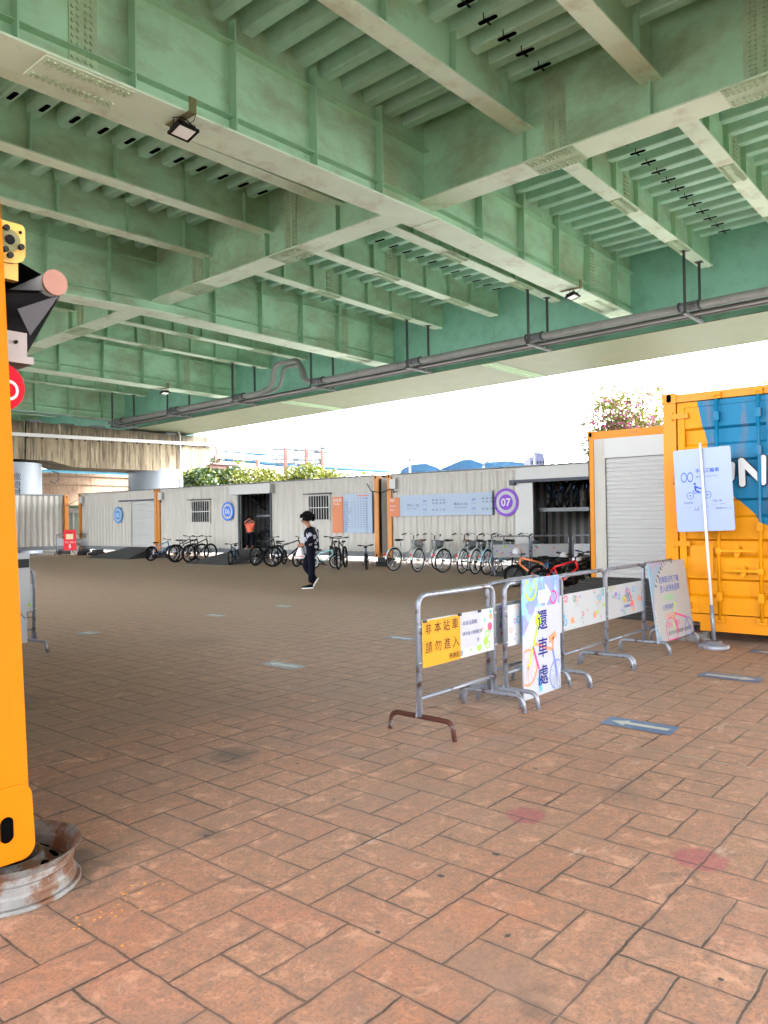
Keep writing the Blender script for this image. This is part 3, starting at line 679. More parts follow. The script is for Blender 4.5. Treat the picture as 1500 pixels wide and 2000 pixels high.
mb = MB(); mb.tube([(XC-.1, 34.2, 2.62), (XC-.4, 34.8, 2.3), (18.9, 35.9, 2.45)], .012, GREYP, 5); mb.part('power_cable', c5)
# 04: turned a quarter, its long side faces -Y
t4 = thing('container_store', 'cream container standing crosswise at the far left, left of the gap with the red sign', 'container', (13.6, 37.2, ZB), CG)
mb = MB(); corr(mb, (7.8, 36.0, 0), (1, 0, 0), (0, -1, 0), 11.1, ZB+.14, ZT-.03, WALLW, pitch=.27, dep=.045); mb.part('side_wall', t4)
mb = MB(); mb.box(18.85, 18.9, 36.05, 38.4, ZB, ZT, WALLW); mb.part('end_wall', t4)
mb = MB(); mb.box(7.8, 18.95, 35.93, 38.45, ZT-.02, ZT+.03, GREYSTEEL); mb.part('roof', t4)
mb = MB(); mb.box(7.8, 18.8, 35.96, 36.04, ZB-.04, ZB+.14, GREYSTEEL); mb.part('base_rail', t4)
mb = MB(); mb.box(18.76, 18.96, 35.92, 36.1, ZB-.02, ZT+.03, ORANGE_D); mb.disc((18.86, 35.918, ZT-.08), .045, .004, -Y_, BLACKHOLE, 12, sx=.6); mb.part('corner_post', t4)
# base blocks and rims under containers
def block(x, y, z1, label, grp='blocks under the container corners'):
    mb = MB(); mb.box(x-.22, x+.22, y-.24, y+.24, 0, z1*.55, BLACK); mb.box(x-.18, x+.18, y-.2, y+.2, z1*.55, z1, RAMP)
    tag(mb.build('support_block', loc=(x, y, 0)), label, 'support block', grp)
block(XC+.08, 34.1, ZB-.012, 'dark support block under the left corner of the 05 container'); block(XC+.08, 32.9, ZB-.012, 'short dark block under the 05 container, right of its corner block')
block(18.8, 36.15, ZB-.022, 'dark support block under the right corner of the far left container')
block(XC+.1, 15.7, ZB-.012, 'low block under the joint of the 06 and 07 containers'); block(XC+.1, 27.99, ZB-.012, 'block under the joint of the 05 and 06 containers, by the dark ramp')
block(XC+.1, 3.7, ZB-.012, 'block under the hidden right end of the 07 container')
# ---- mounted boards
def board(name, label, cat, y0, y1, z0, z1, fn):
    t = thing(name, label, cat, (XC-.06, (y0+y1)/2, z0)); mb = MB(); mb.box(XC-.06, XC-.038, y0, y1, z0, z1, BOARD); b = mb.part('board', t)
    mb = MB(); mb.box(XC-.062, XC-.037, y0-.03, y0-.002, z0-.01, z1+.05, GREYP); mb.part('edge_strip', t)
    fn(t); return t
def f1(t):
    mb = MB(); mb.box(XC-.066, XC-.0605, 17.38, 17.86, 1.05, 2.24, OBOARD); text(mb, '租金表', (XC-.068, 17.82, 2.08), Ub, Z_, .13, WHITEP); text(mb, 'Charges', (XC-.068, 17.82, 1.98), Ub, Z_, .09, WHITEP); mb.part('orange_panel', t)
    mb = MB(); rows = ['親子車', '淑女車', '兒童車', '協力車 二人', '協力車 三人', '協力車 四人', '登山車', '公路車', '手搖三輪', '輔助車', '電動車', '安全帽', '推車', '拖車']
    for x_, s_ in zip([16.98-.13*i for i in range(6)], '一二三四五六'): text(mb, s_, (XC-.064, x_, 2.13), Ub, Z_, .065, GREYP, 'CENTER')
    text(mb, '每日', (XC-.064, 16.35, 2.13), Ub, Z_, .07, BLUE, 'CENTER')
    for i, r_ in enumerate(rows):
        z = 2.03-i*.073; text(mb, r_, (XC-.064, 17.32, z), Ub, Z_, .058, GREYP)
        if i < 12:
            for j in range(6): text(mb, str(20+10*j+5*(i % 4)), (XC-.064, 16.98-.13*j, z), Ub, Z_, .055, GREYP, 'CENTER')
        text(mb, str(150+50*(i % 5)), (XC-.064, 16.35, z), Ub, Z_, .055, GREYP, 'CENTER')
    for a, b in ((16.75, 16.5-.05), (16.45, 16.25)): mb.box(XC-.066, XC-.061, b, a, 2.23, 2.27, OBOARD)
    mb.part('lettering', t)
board('price_board', 'pale blue price table with an orange side band, mounted right of a barred window', 'sign', 16.12, 17.36, 1.05, 2.32, f1)
def f2(t):
    mb = MB(); mb.box(XC-.066, XC-.0605, 14.98, 15.40, 1.55, 2.14, OBOARD); text(mb, '時間', (XC-.068, 15.37, 2.02), Ub, Z_, .09, WHITEP); text(mb, 'Business', (XC-.068, 15.37, 1.86), Ub, Z_, .07, WHITEP); text(mb, 'Hours', (XC-.068, 15.37, 1.74), Ub, Z_, .07, WHITEP); mb.part('orange_panel', t)
    mb = MB()
    for y, a, b in ((14.7, '平日 (一~五)', 'Monday - Friday'), (12.95, '假日 (六~日)', 'Weekend - Holiday')):
        text(mb, a, (XC-.064, y, 1.86), Ub, Z_, .085, INK); text(mb, b, (XC-.064, y, 1.77), Ub, Z_, .055, GREYP)
        for z, c_, e_ in ((1.98, '夏季', '4 - 10'), (1.72, '冬季', '11 - 3')):
            text(mb, c_, (XC-.064, y-.68, z), Ub, Z_, .07, BLUE, 'CENTER'); text(mb, e_, (XC-.064, y-.68, z-.1), Ub, Z_, .055, GREYP, 'CENTER')
        for z, c_ in ((2.0, '09 : 00 - 12 : 00'), (1.91, '13 : 00 - 18 : 00'), (1.71, '09 : 00 - 17 : 00')): text(mb, c_, (XC-.064, y-.95, z), Ub, Z_, .075, INK)
    mb.part('lettering', t)
board('opening_hours_board', 'long pale blue opening hours board with orange left end, beside the violet 07 badge', 'sign', 11.66, 14.97, 1.56, 2.2, f2)
# ---- ramps
def ramp(label, p, name='access_ramp', edge=True):   # p: ground edge a, b ; top edge c, d
    a, b, c, e = [Vector(q) for q in p]; mb = MB(); n = 26; vs = []
    for i in range(n+1):
        t = i/n
        for h in (0, 1): 
            l = a.lerp(e, t); r_ = b.lerp(c, t); dz = Z_*(.012 if i % 2 else 0); vs += [l+dz, r_+dz] if h else []
    mb.add(vs, [(2*i, 2*i+1, 2*i+3, 2*i+2) for i in range(n)], RAMP)
    c0, e0 = Vector((c.x, c.y, .002)), Vector((e.x, e.y, .002)); mb.add([a, e, e0], [(0, 1, 2)], BLACK); mb.add([b, c, c0], [(0, 2, 1)], BLACK); mb.add([c, e, e0, c0], [(0, 1, 2, 3)], BLACK)
    o = tag(mb.build(name, loc=((a+b)/2)), label, 'ramp', 'dark ramps at the container doors'); return o
ramp('dark rubber ramp at the closed roller door left of the blue kids bicycle', [(17.3, 31.3, .004), (17.3, 28.2, .004), (18.6, 28.3, .44), (18.6, 30.1, .44)])
ramp('ribbed dark ramp up to the doorway where a child stands', [(16.6, 23.3, .004), (16.6, 21.0, .004), (18.6, 21.0, .45), (18.6, 22.7, .45)])
ramp('wide dark ramp into the open bay of the 07 container', [(16.7, 10.6, .004), (16.7, 4.6, .004), (18.6, 4.6, .45), (18.6, 10.3, .45)])
ramp('smooth dark ramp below the white roller door of the orange container', [(10.75, 6.35, .004), (10.75, 3.6, .004), (12.72, 3.7, .42), (12.72, 5.95, .42)])

# ---- orange container with roller door
XS = 12.8
t = thing('container_store', 'orange container with a full white roller door facing the plaza', 'container', (XS+3, 4.8, .2), CG)
ya, yb, z0, z1 = 3.6, 6.03, .2, 2.97
post(t, XS, XS+.16, yb-.10, yb, z0, z1, ORANGE, True); post(t, XS, XS+.16, ya, ya+.1, z0, z1, ORANGE, True)
mb = MB(); mb.box(XS-.005, XS+.12, ya+.1, yb-.1, z1-.14, z1-.005, ORANGE); 
for y in (4.6, 5.2): mb.box(XS-.02, XS-.005, y-.05, y+.05, z1-.09, z1-.05, ORANGE_D)
mb.part('header', t)
mb = MB(); mb.box(XS, XS+6.0, yb-.02, yb, z0, z1-.02, ORANGE); mb.box(XS, XS+6.0, ya, ya+.02, z0, z1-.02, ORANGE); mb.box(XS+5.9, XS+6, ya+.03, yb-.03, z0, z1-.03, ORANGE); mb.part('body', t)
mb = MB(); mb.box(XS, XS+6.0, ya+.03, yb-.03, z1-.02, z1-.006, ORANGE); mb.part('roof', t)
shutter(t, (XS+.04, yb-.32, 0), Ub, Nb, 1.9, .42, 2.48)
mb = MB(); mb.box(XS, XS+.06, yb-.31, yb-.11, .3, 2.83, WALLW); mb.box(XS-.01, XS+.1, ya+.12, yb-.31, 2.49, 2.83, SHUT); mb.part('door_frame', t)
mb = MB(); mb.box(XS-.06, XS-.012, 4.25, 4.55, 2.5, 2.78, CHROME); mb.disc((XS-.061, 4.42, 2.62), .03, .01, -X_, INK, 12); mb.part('lock_box', t)
mb = MB(); mb.box(XS-.08, XS+.04, ya, yb, .1, .41, GREYSTEEL); mb.part('sill', t)
mb = MB(); mb.box(XS, XS+.4, 5.6, 6.0, 0, .19, BLACK); tag(mb.build('support_block', loc=(XS+.2, 5.8, 0)), 'black block under the orange roller door container, beside the kids bicycles', 'support block', 'blocks under the container corners')

# ---- big orange and blue container, door end
XD = 9.3; ya, yb, z0, z1 = .93, 3.42, .14, 2.93
k = NT('orange and blue door paint')
s3 = k.n('ShaderNodeSeparateXYZ'); k.put(s3.inputs[0], k.n('ShaderNodeNewGeometry').outputs['Position'])
zf = k.n('ShaderNodeFloatCurve'); cv = zf.mapping.curves[0]
pts = [(1.15, 2.08), (1.355, 2.277), (1.406, 2.35), (1.50, 2.43), (1.691, 2.63), (1.9, 2.80), (2.294, 2.914), (2.562, 2.973), (2.82, 3.015)]
zn = k.math('DIVIDE', k.math('SUBTRACT', s3.outputs[2], 1.15), 1.67, clamp=True)
cv.points[0].location = (0, (pts[0][1]-2)/1.2); cv.points[1].location = (1, (pts[-1][1]-2)/1.2)
for a, b in pts[1:-1]: cv.points.new((a-1.15)/1.67, (b-2)/1.2)
zf.mapping.update(); k.put(zf.inputs['Value'], zn)
lim = k.math('ADD', k.math('MULTIPLY', zf.outputs[0], 1.2), 2.0)
inb = k.math('MULTIPLY', k.math('LESS_THAN', s3.outputs[1], lim), k.math('MULTIPLY', k.math('LESS_THAN', s3.outputs[2], 2.82), k.math('GREATER_THAN', s3.outputs[2], 1.15)))
nz = k.noise(3, 5)
cO = k.mix(nz, (.48, .18, .0015), (.55, .21, .002)); cB = k.mix(nz, (.003, .105, .215), (.004, .135, .26))
c = k.mix(inb, cO, cB); c = k.mix(k.ramp(k.noise(11, 6, .7), [(.66, 0.0), (.74, .6)]), c, (.25, .13, .05))
c = k.mix(k.ramp(k.noise(5, 6, .7, st=(1, 1.6, .18)), [(.54, 0.0), (.72, .45)]), c, (.24, .085, .008))
DOORP = k.done(c, .5, 0, .15)
t = thing('shipping_container', 'tall orange container with a blue painted patch and large white letters on its doors', 'container', (XD+3, 2.2, z0))
def cast(mb, x, y, z, s1=-1, s2=1):
    mb.box(x-.012, x+.17, y-.085, y+.085, z-.06, z+.06, ORANGE)
    pts_ = [(x-.0135, y+.028*math.cos(a), z+(.02 if math.sin(a) > 0 else -.02)+.028*math.sin(a)) for a in [i*math.pi/8 for i in range(16)]]
    mb.poly([Vector(p) for p in pts_], .002, -X_, BLACKHOLE)
for y in (yb-.085, ya+.085):
    mb = MB(); mb.box(XD, XD+.15, y-.075, y+.075, z0+.1, z1-.1, ORANGE); cast(mb, XD, y, z0+.05); cast(mb, XD, y, z1-.05); mb.part('corner_post', t)
mb = MB(); mb.box(XD, XD+.12, ya+.17, yb-.17, z1-.105, z1-.01, ORANGE); mb.part('header', t)
mb = MB(); yF = (3.02, 2.86); mb.box(XD, XD+.15, ya+.17, yb-.17, z0+.10, z0+.19, ORANGE)
mb.box(XD, XD+.15, 2.84, 3.26-.01, z0+.0, z0+.097, BLACKHOLE) if False else None
mb.box(XD, XD+.15, ya+.17, 3.02, z0-.0, z0+.10, ORANGE); mb.part('sill', t)
mb = MB(); mb.box(XD+.15, XD+6.06, yb-.03, yb, z0+.02, z1-.02, ORANGE)
corr(mb, (XD+.15, yb, 0), (1, 0, 0), (0, 1, 0), 5.9, z0+.2, z1-.12, ORANGE, pitch=.27, dep=-.036); mb.box(XD+.15, XD+6.06, ya, ya+.03, z0+.02, z1-.02, ORANGE); mb.box(XD+6, XD+6.06, ya+.03, yb-.03, z0+.02, z1-.02, ORANGE); mb.part('body', t)
mb = MB(); mb.box(XD+.12, XD+6.0, ya+.03, yb-.03, z1-.03, z1-.015, ORANGE); mb.part('roof', t)
# two doors with pressed horizontal bands
for d0_, d1_ in ((2.19, 3.245), (1.115, 2.17)):
    mb = MB(); zz_ = [z0+.2, .5, .53, .645, .675, 1.0, 1.03, 1.14, 1.17, 1.5, 1.53, 1.64, 1.67, 1.97, 2.0, 2.11, 2.14, 2.3, 2.33, 2.385, 2.41, 2.5, 2.53, 2.6, 2.63, z1-.115]
    zz_ = [z0+.2]; dd = [0.0]
    for a, b in ((.56, .72), (1.02, 1.18), (1.48, 1.64), (1.94, 2.10), (2.32, 2.48)): zz_ += [a-.03, a, b, b+.03]; dd += [0, .045, .045, 0]
    zz_.append(z1-.115); dd.append(0); xx = XD+.03
    vs = []
    for z, q in zip(zz_, dd): vs += [(xx+q, d1_-.08, z), (xx+q, d0_+.08, z)]
    mb.add(vs, [(2*i, 2*i+1, 2*i+3, 2*i+2) for i in range(len(zz_)-1)], DOORP)
    for y0_, y1_ in ((d0_, d0_+.08), (d1_-.08, d1_)): mb.box(xx-.015, xx+.06, y0_, y1_, z0+.2, z1-.115, DOORP)
    mb.box(xx-.015, xx+.06, d0_+.08, d1_-.08, z0+.2, z0+.26, DOORP); mb.box(xx-.015, xx+.06, d0_+.08, d1_-.08, z1-.175, z1-.115, DOORP)
    dobj = mb.part('door', t)
    for y in (d1_-.46, d0_+.15):
        mb = MB(); mb.tube([(XD-.035, y, z0+.14), (XD-.035, y, z1-.07)], .019, DOORP, 10)
        for z in (z0+.15, z1-.075): mb.box(XD-.045, XD-.005 if False else XD+.0, y-.05, y+.05, z-.035, z+.035, DOORP); mb.bolts((XD-.046, y-.03, z), Y_, Z_, -X_, 2, 1, .06, .1, ORANGE_D, .012, .01)
        for z in (.55, 1.35, 2.2, 2.62): mb.box(XD-.056, XD+.015, y-.03, y+.03, z-.05, z+.05, DOORP)
        mb.part('locking_bar', dobj)
    for i, (z, ya1, yb1) in enumerate(((1.075, d1_-.46, d1_-.86), (.85, d0_+.15, d0_+.52))):
        mb = MB(); mb.box(XD-.065, XD-.052, min(ya1, yb1), max(ya1, yb1), z-.014, z+.014, DOORP); mb.box(XD-.062, XD-.015, ya1-.03, ya1+.03, z-.032, z+.032, DOORP)
        ym = (ya1+yb1)/2; mb.disc((XD-.05, ym, z+.05), .025, .02, -X_, DOORP, 12); mb.disc((XD-.05, ym, z-.05), .025, .02, -X_, DOORP, 12); mb.box(XD-.045, XD+.02, ym-.03, ym+.03, z-.05, z+.05, DOORP)
        mb.part('door_handle', dobj)
    for z in (.43, 1.15, 1.9, 2.66):
        yy = d1_ if d0_ > 2 else d0_; s_ = 1 if d0_ > 2 else -1
        mb = MB(); mb.box(XD+.0-.012, XD+.014, min(yy-.13*s_, yy+.045*s_), max(yy-.13*s_, yy+.045*s_), z-.032, z+.032, ORANGE); mb.tube([(XD-.002, yy+.05*s_, z-.05), (XD-.002, yy+.05*s_, z+.05)], .012, ORANGE, 8); mb.part('hinge', dobj)
mb = MB(); mb.box(XD+.005, XD+.014, 2.86, 3.12, .79, 1.13, ORANGE); mb.part('placard_plate', t)
# hand painted letters, white with a dark outline
mb = MB()
def stroke(mb, pts, w_, x, m):
    for (a, b) in zip(pts, pts[1:]):
        a, b = Vector((x, *a)), Vector((x, *b)); D = (b-a).normalized(); P = Vector((0, -D.z, D.y)); n = 8; q = []
        q += [a+(P*math.cos(t_)-D*math.sin(t_))*w_ for t_ in [i*math.pi/n for i in range(n+1)]]; q += [b-(P*math.cos(t_)-D*math.sin(t_))*w_ for t_ in [i*math.pi/n for i in range(n+1)]]
        mb.poly(q, .001, -X_, m); x -= .0012
    return x
Np = [(2.525, 1.83), (2.53, 2.09), (2.345, 1.84), (2.305, 2.11)]; Np2 = [(2.305, 2.11), (2.295, 1.83)]
Up = [(2.84, 2.1), (2.85, 1.92), (2.80, 1.84), (2.70, 1.84), (2.64, 1.9), (2.63, 2.05)]
xl = XD+.0125
for P_ in (Np[:3]+[(2.305, 2.11)][:0], ): pass
def letters(w_, x, m):
    for P_ in ([(2.525, 1.83), (2.53, 2.09), (2.31, 1.84), (2.305, 2.11)], Up): x = stroke(mb, P_, w_, x, m)
    return x
xq = letters(.046, XD-.003, flat('letter outline', (.012, .02, .06))); letters(.034, xq-.001, WHITEP)
mb.part('lettering', t)
# steel wheel rims that carry containers
RIMM = paint('rusty wheel steel', (.17, .165, .16), .55, metal=.3, var=.45, scale=9, dirt=(.10, .038, .014), dfac=.95, dscale=7, thr=(.44, .56), bmp=.4)
def rim(x, y, r, h, label):
    t = thing('wheel_rim', label, 'wheel rim', (x, y, 0), 'old wheel rims under the containers')
    mb = MB(); k_ = r
    mb.lathe((x, y, 0), [(k_*.985, 0), (k_, .004), (k_*1.0, .012), (k_*.985, .018), (k_*.93, .02), (k_*.93, h*.24), (k_*.90, h*.30), (k_*.885, h*.36), (k_*.885, h*.55), (k_*.90, h*.60), (k_*.90, h*.76), (k_*.93, h*.84), (k_*.96, h*.93), (k_*1.0, h*.965), (k_*1.01, h*.99), (k_*1.0, h), (k_*.97, h*.985), (k_*.90, h*.84), (k_*.86, h*.7), (k_*.84, h*.5), (k_*.80, h*.42), (k_*.80, .0)], RIMM, 96, smooth=False); mb.part('barrel', t)
    mb = MB(); mb.lathe((x, y, 0), [(k_*.80, h*.40), (k_*.72, h*.50), (k_*.52, h*.74), (k_*.48, h*.80), (k_*.44, h*.80), (k_*.40, h*.55), (k_*.38, 0)], RIMM, 48)
    for i in range(10):
        a = 2*math.pi*i/10+.2; rr_ = k_*.615; mb.disc((x+rr_*math.cos(a), y+rr_*math.sin(a), h*.615), .022, .006, (math.cos(a)*.55, math.sin(a)*.55, .8), BLACKHOLE, 12)
    mb.part('wheel_disc', t)
rim(1.45, 3.285, .285, .165, 'rusty steel wheel rim carrying the corner of the nearest orange container')
rim(9.55, 3.26, .27, .125, 'dark wheel rim under the left corner of the orange and blue container')
rim(9.55, 1.1, .27, .125, 'wheel rim under the right corner of the orange and blue container')
# ---- near left orange container
ORANGE_N = paint('amber container paint', (.40, .112, .0006), .5, var=.05, scale=2, dirt=(.20, .07, .01), dfac=.5, dscale=14, thr=(.66, .74), spec=.08)
t = thing('shipping_container', 'bright orange container very close at the left edge, standing on a rusty wheel rim', 'container', (0, 6, .17))
def sh(z): return .035*(2.8-z)     # the corner leans a little
y0_ = 3.13
mb = MB(); zt_, zb_ = 2.82, .155
def rcor(xr, za, zb2, yf, th, m, r=.04):
    # front face of the corner post, rounded at top outer corner, slightly leaning
    pts = []
    for a in [i*math.pi/12 for i in range(7)]: pts.append((xr(zb2)-r+r*math.cos(a), zb2-r+r*math.sin(a)))
    pts += [(xr(zb2)-.35, zb2), (xr(za)-.35, za)]
    for a in [-math.pi/2+i*math.pi/12 for i in range(7)]: pts.append((xr(za)-r+r*math.cos(a), za+r+r*math.sin(a)))
    mb.poly([Vector((x, yf, z)) for x, z in pts], th, Y_, m)
xr = lambda z: 1.385+sh(z)
rcor(xr, .40, 2.72, y0_, .10, ORANGE_N, .02); 
rcor(lambda z: 1.378+sh(z), 2.52, 2.83, y0_-.008, .16, ORANGE_N, .03)
rcor(lambda z: 1.398+sh(z), .158, .46, y0_-.006, .18, ORANGE_N, .055)
xh = xr(.3)-.095; mb.poly([Vector((xh+.026*math.cos(a), y0_-.0075, .295+(.025 if math.sin(a) > 0 else -.025)+.026*math.sin(a))) for a in [i*math.pi/10 for i in range(20)]], .002, -Y_, BLACKHOLE)
mb.part('corner_post', t)
mb = MB(); mb.box(-1.0, 1.03, y0_+.02, y0_+.06, .3, 2.8, ORANGE_N)
for i in range(7): mb.box(-.9+i*.27, -.78+i*.27, y0_-.005, y0_+.02, .35, 2.7, ORANGE_N)
mb.part('end_wall', t)
mb = MB(); mb.box(-1.0, 1.35, y0_+.03, 15.2, 2.74, 2.8, ORANGE_N); mb.part('roof', t)
mb = MB(); mb.box(1.3, 1.36, y0_+.2, 15.2, .22, .4, ORANGE_N); mb.box(1.3, 1.36, 5.9, 15.2, .4, 2.74, WALLW); mb.box(-1.02, -.98, y0_+.06, 15.2, .2, 2.74, ORANGE_N); mb.box(-1, 1.3, 15.1, 15.2, .2, 2.74, ORANGE_N); mb.part('side_wall', t)
mb = MB(); mb.box(-.97, 1.3, y0_+.07, 15.09, .22, .3, GREYSTEEL); mb.part('floor', t)
BRK = paint('yellow primer bracket', (.48, .30, .05), .5, var=.15, dirt=(.25, .15, .08), dfac=.5)
mb = MB(); yb_ = y0_+.12
mb.poly([Vector(p) for p in ((1.3, yb_, 2.76), (1.525, yb_, 2.76), (1.537, yb_, 2.745), (1.537, yb_, 2.63), (1.525, yb_, 2.605), (1.49, yb_, 2.59), (1.3, yb_, 2.58))], .012, Y_, BRK)
mb.disc((1.46, yb_-.012, 2.675), .045, .014, -Y_, YELB, 18); mb.disc((1.46, yb_-.027, 2.675), .02, .006, -Y_, INK, 10)
for dx, dz in ((-.015, .045), (.045, -.02), (-.02, -.045), (.0, -.065)): mb.disc((1.46+dx, yb_-.02, 2.675+dz), .012, .02, -Y_, BLACK, 8)
mb.disc((1.515, yb_-.003, 2.725), .007, .003, -Y_, INK, 8); mb.box(1.36, 1.515, yb_+.02, yb_+.06, 2.525, 2.6, BRK); mb.part('motor_bracket', t)
mb = MB(); mb.tube([(1.742, 3.41, 2.597), (1.742, 6.0, 2.597)], .052, PIPE, 20); mb.disc((1.742, 3.41, 2.597), .058, .014, -Y_, flat('pink end cap', (.30, .15, .115)), 24)
mb.tube([(1.5, 3.7, 2.52), (1.70, 3.7, 2.55)], .02, PIPE_D, 8); mb.part('awning_tube', t)
mb = MB(); TARP = paint('dark tarpaulin', (.008, .007, .008), .8, var=.3, scale=6, spec=.1); TARPG = paint('grey tarpaulin edge', (.055, .05, .055), .8, var=.2, scale=6)
mb.add([(1.40, 3.3, 2.70), (1.56, 3.42, 2.67), (1.735, 3.5, 2.65), (1.735, 6.0, 2.65), (1.40, 6.0, 2.85)], [(0, 1, 2, 3, 4)], TARP)
mb.add([(1.40, 3.42, 2.50), (1.80, 3.45, 2.58), (1.80, 5.9, 2.56), (1.40, 5.9, 2.45)], [(0, 1, 2, 3)], TARP)
mb.add([(1.42, 3.50, 2.50), (1.80, 3.45, 2.575), (1.70, 3.55, 2.36), (1.66, 3.5, 2.28), (1.42, 3.50, 2.28)], [(0, 1, 2, 3, 4)], TARP)
mb.add([(1.57, 3.40, 2.443), (1.765, 3.41, 2.545), (1.69, 3.405, 2.43), (1.625, 3.40, 2.335)], [(0, 1, 2, 3)], TARPG); mb.part('awning_canvas', t)
PKW = paint('pinkish white box', (.24, .20, .19), .6, var=.05)
mb = MB(); mb.box(1.38, 1.54, 3.25, 3.4, 2.205, 2.305, PKW); mb.box(1.38, 1.566, 3.245, 3.4, 2.175, 2.205, PKW); mb.disc((1.49, 3.249, 2.26), .008, .01, -Y_, INK, 8); mb.part('awning_end_box', t)
mb = MB(); RED = paint('red sign face', (.55, .004, .015), .6, spec=.1); xc, zc = 1.425, 2.067
t2 = thing('round_sign', 'round red sign with white mark sticking out behind the nearest orange container', 'sign', (xc, 3.25, zc))
mb = MB()
mb.disc((xc, 3.25, zc), .10, .006, -Y_, RED, 36); mb.part('sign_face', t2)
mb = MB(); mb.disc((xc+.035, 3.243, zc-.012), .042, .003, -Y_, WHITEP, 24, r_in=.030, sx=.9); mb.disc((xc+.01, 3.243, zc+.042), .014, .003, -Y_, WHITEP, 16, r_in=.007); mb.part('white_mark', t2)
mb = MB(); mb.box(1.36, 1.42, 3.258, 3.27, zc-.01, zc+.01, BLACK); mb.part('bracket', t2)

# ================================================================ BARRIERS, BOARDS
BG = 'tubular crowd barriers'
def confetti(mb, x0, x1, z0, z1, y, rng, N=-1, n=48):
    cols = [flat('print teal', (.03, .26, .25)), flat('print pink', (.5, .06, .13)), flat('print orange', (.62, .2, .10)), flat('print green', (.22, .38, .05)), flat('print sky', (.07, .28, .45)), flat('print violet', (.2, .13, .40))]
    for i in range(n):
        r = rng.choice([.004, .006, .008, .011, .015, .022, .032]); x = rng.uniform(x0+r, x1-r); z = rng.uniform(z0+r, z1-r)
        if rng.random() < .45: mb.disc((x, y-.0005*i*0-i*.00003, z), r, .0004, (0, N, 0), rng.choice(cols), 16)
        else: mb.disc((x, y-i*.00003, z), r, .0004, (0, N, 0), rng.choice(cols), 18, r_in=r*.62)
def logo(mb, x, y, z, s_, N=-1):
    cs = [flat('print orange', (.62, .2, .10)), flat('print teal', (.03, .26, .25)), flat('print pink', (.5, .06, .13))]; tl = flat('print green', (.22, .38, .05))
    for i in range(3): mb.disc((x+(i-1)*s_*.42, y, z), s_*.2, .0006, (0, N, 0), cs[i], 18, r_in=s_*.12)
    for i, c in ((0, cs[1]), (1, cs[2])):
        xx = x-s_*.1+i*s_*.32
        mb.disc((xx, y, z+s_*.62), s_*.07, .0006, (0, N, 0), c, 12)
        mb.poly([Vector(p) for p in ((xx-s_*.05, y, z+s_*.5), (xx+s_*.07, y, z+s_*.5), (xx+s_*.24, y, z+s_*.2), (xx+s_*.16, y, z+s_*.17), (xx-s_*.02, y, z+s_*.34), (xx-s_*.16, y, z+s_*.15), (xx-s_*.22, y, z+s_*.2))], .0006, (0, N, 0), c)
    text(mb, 'FUNBIKE', (x-s_*.72, y, z-s_*.55), X_, Z_, s_*.27, BLUE, bold=.01); text(mb, '單車', (x+s_*.32, y, z-s_*.56), X_, Z_, s_*.34, flat('print red', (.75, .08, .08)), bold=.01)
def barrier(label, w_, seed, loc, rotz=0, panel=(.46, .79), lg=None, z=.96, world=False, rusty=False, pan=True, mid=True):
    rng = random.Random(seed); t = thing('crowd_barrier', label, 'barrier', loc, BG, world=False, rotz=rotz)
    m = GALV; h = w_/2; r = .019
    mb = MB(); mb.tube(arc_path([(-h, 0, .13), (-h, 0, z), (h, 0, z), (h, 0, .13)], .09, 6), r, m, 10)
    mb.tube([(-h, 0, .25), (h, 0, .25)], .014, m, 8)
    if mid: mb.tube([(-h, 0, .70), (-h+.02, 0, .70)], .02, m, 6)
    mb.part('frame', t)
    for s_ in (-1, 1):
        mb = MB(); x = s_*h; mb.tube(arc_path([(x-.02*s_, -.28, .0), (x-.02*s_, -.26, .125), (x-.02*s_, .26, .125), (x-.02*s_, .28, .0)], .1, 5), .0175, RUSTY if (rusty and s_ < 0) or rng.random() < .08 else m, 10)
        mb.add([(x-.02, 0, .27), (x+.02, 0, .27), (x+.045, 0, .13), (x-.045, 0, .13)], [(0, 1, 2, 3)], m); mb.part('leg', t)
    if pan:
        mb = MB(); mb.box(-h+.022, h-.022, -.014, -.008, panel[0], panel[1], WHITE); pn = mb.part('printed_panel', t)
        mb = MB(); confetti(mb, -h+.03, h-.03, panel[0], panel[1], -.015, rng); 
        if lg: logo(mb, lg, -.0175, (panel[0]+panel[1])/2+.0, .15)
        mb.part('print_pattern', pn)
        if rng.random() < 2: 
            mb = MB()
            for zz_ in (.5, .75):
                for s_ in (-1, 1): mb.tube([(s_*h-.02, -.022, zz_), (s_*h+.02, -.022, zz_)], .003, WHITEP, 5)
            mb.part('cable_tie', t)
    return t
YB = 3.28
barrier('nearest barrier, rusty leg, carrying the yellow notice', .97, 1, (4.735, YB, 0), rusty=True)
barrier('second front row barrier, standing just behind the return sign barrier', .97, 2, (5.78, YB+.13, 0), rotz=.06)
barrier('front row barrier directly carrying the tall return sign', .97, 3, (5.84, YB-.02, 0), panel=(.46, .79))
barrier('front row barrier with dotted panel, right of the return sign', .99, 4, (6.79, YB, 0))
barrier('front row barrier with the small riders logo on its panel', .97, 5, (7.79, YB, 0), lg=.02)
barrier('last front row barrier, half hidden behind the leaning information board', .93, 6, (8.72, YB, 0), pan=False)
